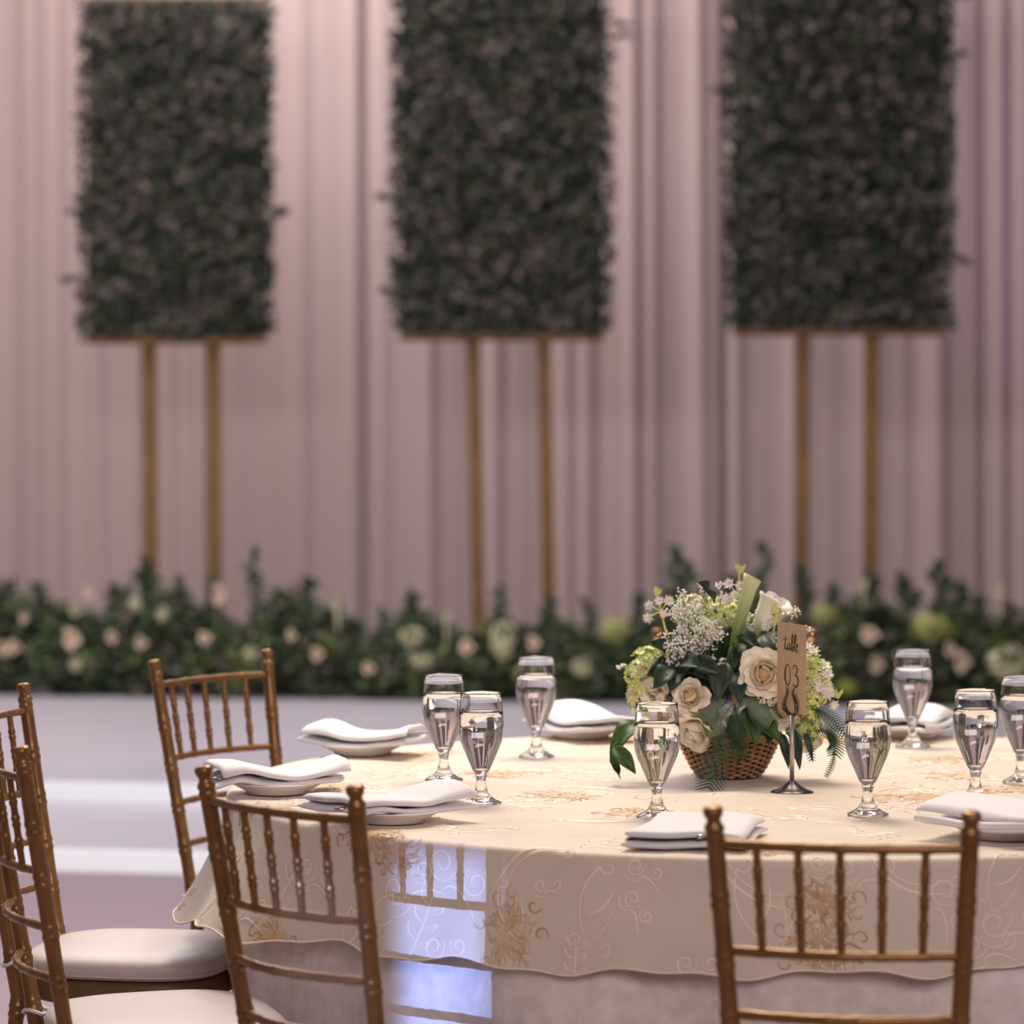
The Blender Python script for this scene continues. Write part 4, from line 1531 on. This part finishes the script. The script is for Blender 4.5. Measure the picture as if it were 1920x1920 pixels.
hydrangea(L(1215, 1262, .04), .036, .042, ['hydr', 'hydr_w'], 1, 230)
hydrangea(L(1206, 1305, .04), .026, .034, ['hydr_w', 'hydr'], 2, 120)
hydrangea(L(1345, 1158, .02), .052, .036, ['hydr', 'hydr_w'], 3, 260)
hydrangea(L(1300, 1150, .03), .034, .030, ['hydr_w', 'petal_white'], 4, 150)
hydrangea(L(1522, 1278, .05), .034, .046, ['hydr', 'hydr_w'], 5, 220)
hydrangea(L(1505, 1355, .05), .030, .034, ['hydr', 'leaf3'], 6, 150)
hydrangea(L(1310, 1185, .05), .03, .028, ['hydr_w', 'petal_white'], 7, 110)


# baby's breath sprays
def breath(base, tips, seed, n=42, spread=.02):
    rr = random.Random(seed)
    mb = MB()
    base = Vector(base)
    for tp in tips:
        tp = Vector(tp)
        mb.tube([base, base.lerp(tp, .6) + rv(rr) * .004, tp], .0005, 3, False, 1)
        for i in range(n):
            q = tp + rv(rr) * spread * rr.random() ** .5
            j = base.lerp(tp, rr.uniform(.7, 1.0))
            mb.tube([j, q], .00025, 3, False, 1)
            s = rr.uniform(.0016, .0030)
            d1 = rv(rr)
            t = d1.orthogonal().normalized(); b = d1.cross(t)
            V_ = [q + d1 * s, q - d1 * s] + [q + (t * cos(k * pi / 2) + b * sin(k * pi / 2)) * s for k in range(4)]
            bb = len(mb.v)
            mb.v += [tuple(x) for x in V_]
            for k in range(4):
                mb.f += [(bb, bb + 2 + k, bb + 2 + (k + 1) % 4), (bb + 1, bb + 2 + (k + 1) % 4, bb + 2 + k)]
                mb.m += [0, 0]
    return mb.obj('babys_breath_spray', ['petal_white', 'fern_under'], CP, False)


breath(L(1330, 1260, .06), [L(1285, 1165, .10), L(1305, 1150, .10), L(1270, 1195, .10)], 1, 60, .022)
breath(L(1335, 1265, .06), [L(1320, 1175, .12), L(1345, 1185, .12), L(1325, 1205, .12)], 2, 50, .020)
breath(L(1320, 1270, .06), [L(1262, 1218, .11), L(1285, 1225, .12), L(1300, 1212, .12)], 3, 50, .020)
breath(L(1310, 1240, .05), [L(1265, 1128, .06), L(1276, 1112, .06), L(1255, 1150, .06)], 4, 16, .012)
breath(L(1345, 1220, .04), [L(1314, 1102, .05), L(1322, 1110, .05), L(1352, 1115, .05), L(1347, 1098, .05)], 5, 14, .009)
breath(L(1400, 1250, .08), [L(1334, 1235, .14), L(1342, 1262, .14), L(1352, 1238, .14), L(1399, 1228, .14), L(1402, 1245, .14)], 6, 12, .008)
breath(L(1420, 1240, .05), [L(1410, 1152, .06), L(1408, 1170, .06), L(1485, 1150, .05), L(1492, 1146, .05), L(1515, 1182, .04)], 7, 16, .010)
breath(L(1230, 1270, .04), [L(1162, 1252, .05), L(1170, 1250, .05)], 8, 8, .006)
breath(L(1440, 1320, .08), [L(1430, 1312, .15), L(1446, 1316, .15)], 9, 14, .008)
breath(L(1330, 1250, .07), [L(1290, 1205, .13), L(1265, 1232, .12), L(1312, 1190, .13), L(1245, 1205, .10)], 10, 36, .018)


# star-shaped white blossoms with green bud tips
def stars(base, tip, spots_, seed):
    rr = random.Random(seed)
    mb = MB()
    base, tip = Vector(base), Vector(tip)
    mb.tube([base, tip], [.002, .0015], 6, True, 1)
    for i in range(14):      # pointed green buds at the tip
        d = Vector((rr.uniform(-.6, .6), rr.uniform(-.5, .3), 1.0))
        leaf_fan(mb, tip + rv(rr) * .003, d, Vector((0, -1, 0)), rr.uniform(.010, .018), .006, 1)
    for (q, s) in spots_:
        q = Vector(q)
        mb.tube([base.lerp(tip, .6), q], .0009, 4, False, 1)
        ax = (q - base.lerp(tip, .7)).normalized() + Vector((0, -.7, .2))
        ax.normalize()
        t = ax.orthogonal().normalized(); b = ax.cross(t)
        for ring_, (lift, m_) in enumerate(((.5, 6), (.9, 6))):
            for k in range(m_):
                a = 2 * pi * (k + .5 * ring_) / m_
                d = (t * cos(a) + b * sin(a)) + ax * lift
                leaf_fan(mb, q, d, ax, s, s * .42, 0, .2)
    return mb.obj('star_blossom', ['petal_white', 'hydr'], CP, False)


stars(L(1250, 1190, .05), L(1232, 1116, .05), [(L(1219, 1136, .07), .012), (L(1217, 1157, .07), .013), (L(1236, 1128, .07), .011), (L(1252, 1128, .07), .013), (L(1243, 1150, .07), .010)], 1)
stars(L(1385, 1190, .05), L(1386, 1074, .05), [(L(1368, 1096, .07), .013), (L(1388, 1100, .07), .013), (L(1366, 1122, .07), .014), (L(1378, 1115, .07), .011), (L(1396, 1098, .06), .010)], 2)
stars(L(1446, 1210, .08), L(1456, 1150, .08), [(L(1440, 1164, .10), .014), (L(1438, 1174, .10), .012), (L(1462, 1142, .08), .012), (L(1472, 1150, .08), .011)], 3)
stars(L(1500, 1290, .06), L(1570, 1308, .07), [(L(1515, 1218, .06), .016), (L(1526, 1226, .07), .015), (L(1545, 1255, .07), .017), (L(1550, 1268, .08), .014), (L(1552, 1300, .08), .016), (L(1538, 1290, .09), .014), (L(1562, 1320, .08), .012)], 4)
stars(L(1240, 1320, .05), L(1200, 1300, .09), [(L(1222, 1290, .11), .013), (L(1236, 1308, .11), .012), (L(1210, 1312, .10), .011)], 5)


# ------------------------------------------------------------------ unseen projector added to shape the blue beam (behind the photographer's left)
pj = thing('projector', PJ, 'small black projector added out of view to shape the pale blue beam', 'projector')
dirv = (pj_t - PJ).normalized()
pj.rotation_euler = dirv.to_track_quat('-Z', 'Y').to_euler()
inv = pj.rotation_euler.to_matrix().inverted()


def ap(p):
    v = inv @ (Vector(p) - PJ)
    return v.x / -v.z, v.y / -v.z


# the opening is cut so that the beam covers what it covers on the cloth
xr_, _ = ap(W(911, 1750, 5.40))
xl_, _ = ap(W(500, 1620, 4.97))
_, yt_ = ap(cloth(radians(236), .925))
yb_ = ap(W(800, 2250, 5.45))[1]
D0 = 0.30
X0, X1, Y0_, Y1_ = xl_ * D0, xr_ * D0, yb_ * D0, yt_ * D0
mb = MB()
for (a, b, c, d) in ((-.09, X0, -.07, .07), (X1, .09, -.07, .07), (X0, X1, -.07, Y0_), (X0, X1, Y1_, .07)):
    mb.box(((a + b) / 2, (c + d) / 2, -D0), ((b - a) / 2, (d - c) / 2, .0006))
mb.obj('aperture_plate', 'black', pj, False)
mb = MB()
for c_, h_ in (((-.09, 0, -.14), (.002, .07, .17)), ((.09, 0, -.14), (.002, .07, .17)), ((0, .07, -.14), (.09, .002, .17)), ((0, -.07, -.14), (.09, .002, .17)), ((0, 0, .03), (.09, .07, .002))):
    mb.box(c_, h_)
mb.obj('housing', 'black', pj, False)
mb = MB(); mb.tube([(PJ.x, PJ.y, 1.235), (PJ.x, PJ.y, .02)], .015, 10)
mb.lathe([(.02, .0), (.2, .0), (.2, .015), (.02, .02)], 24, (PJ.x, PJ.y, .002))
tag(mb.obj('projector_stand', 'black'), 'black pole stand on a disc base under the added projector', 'stand')
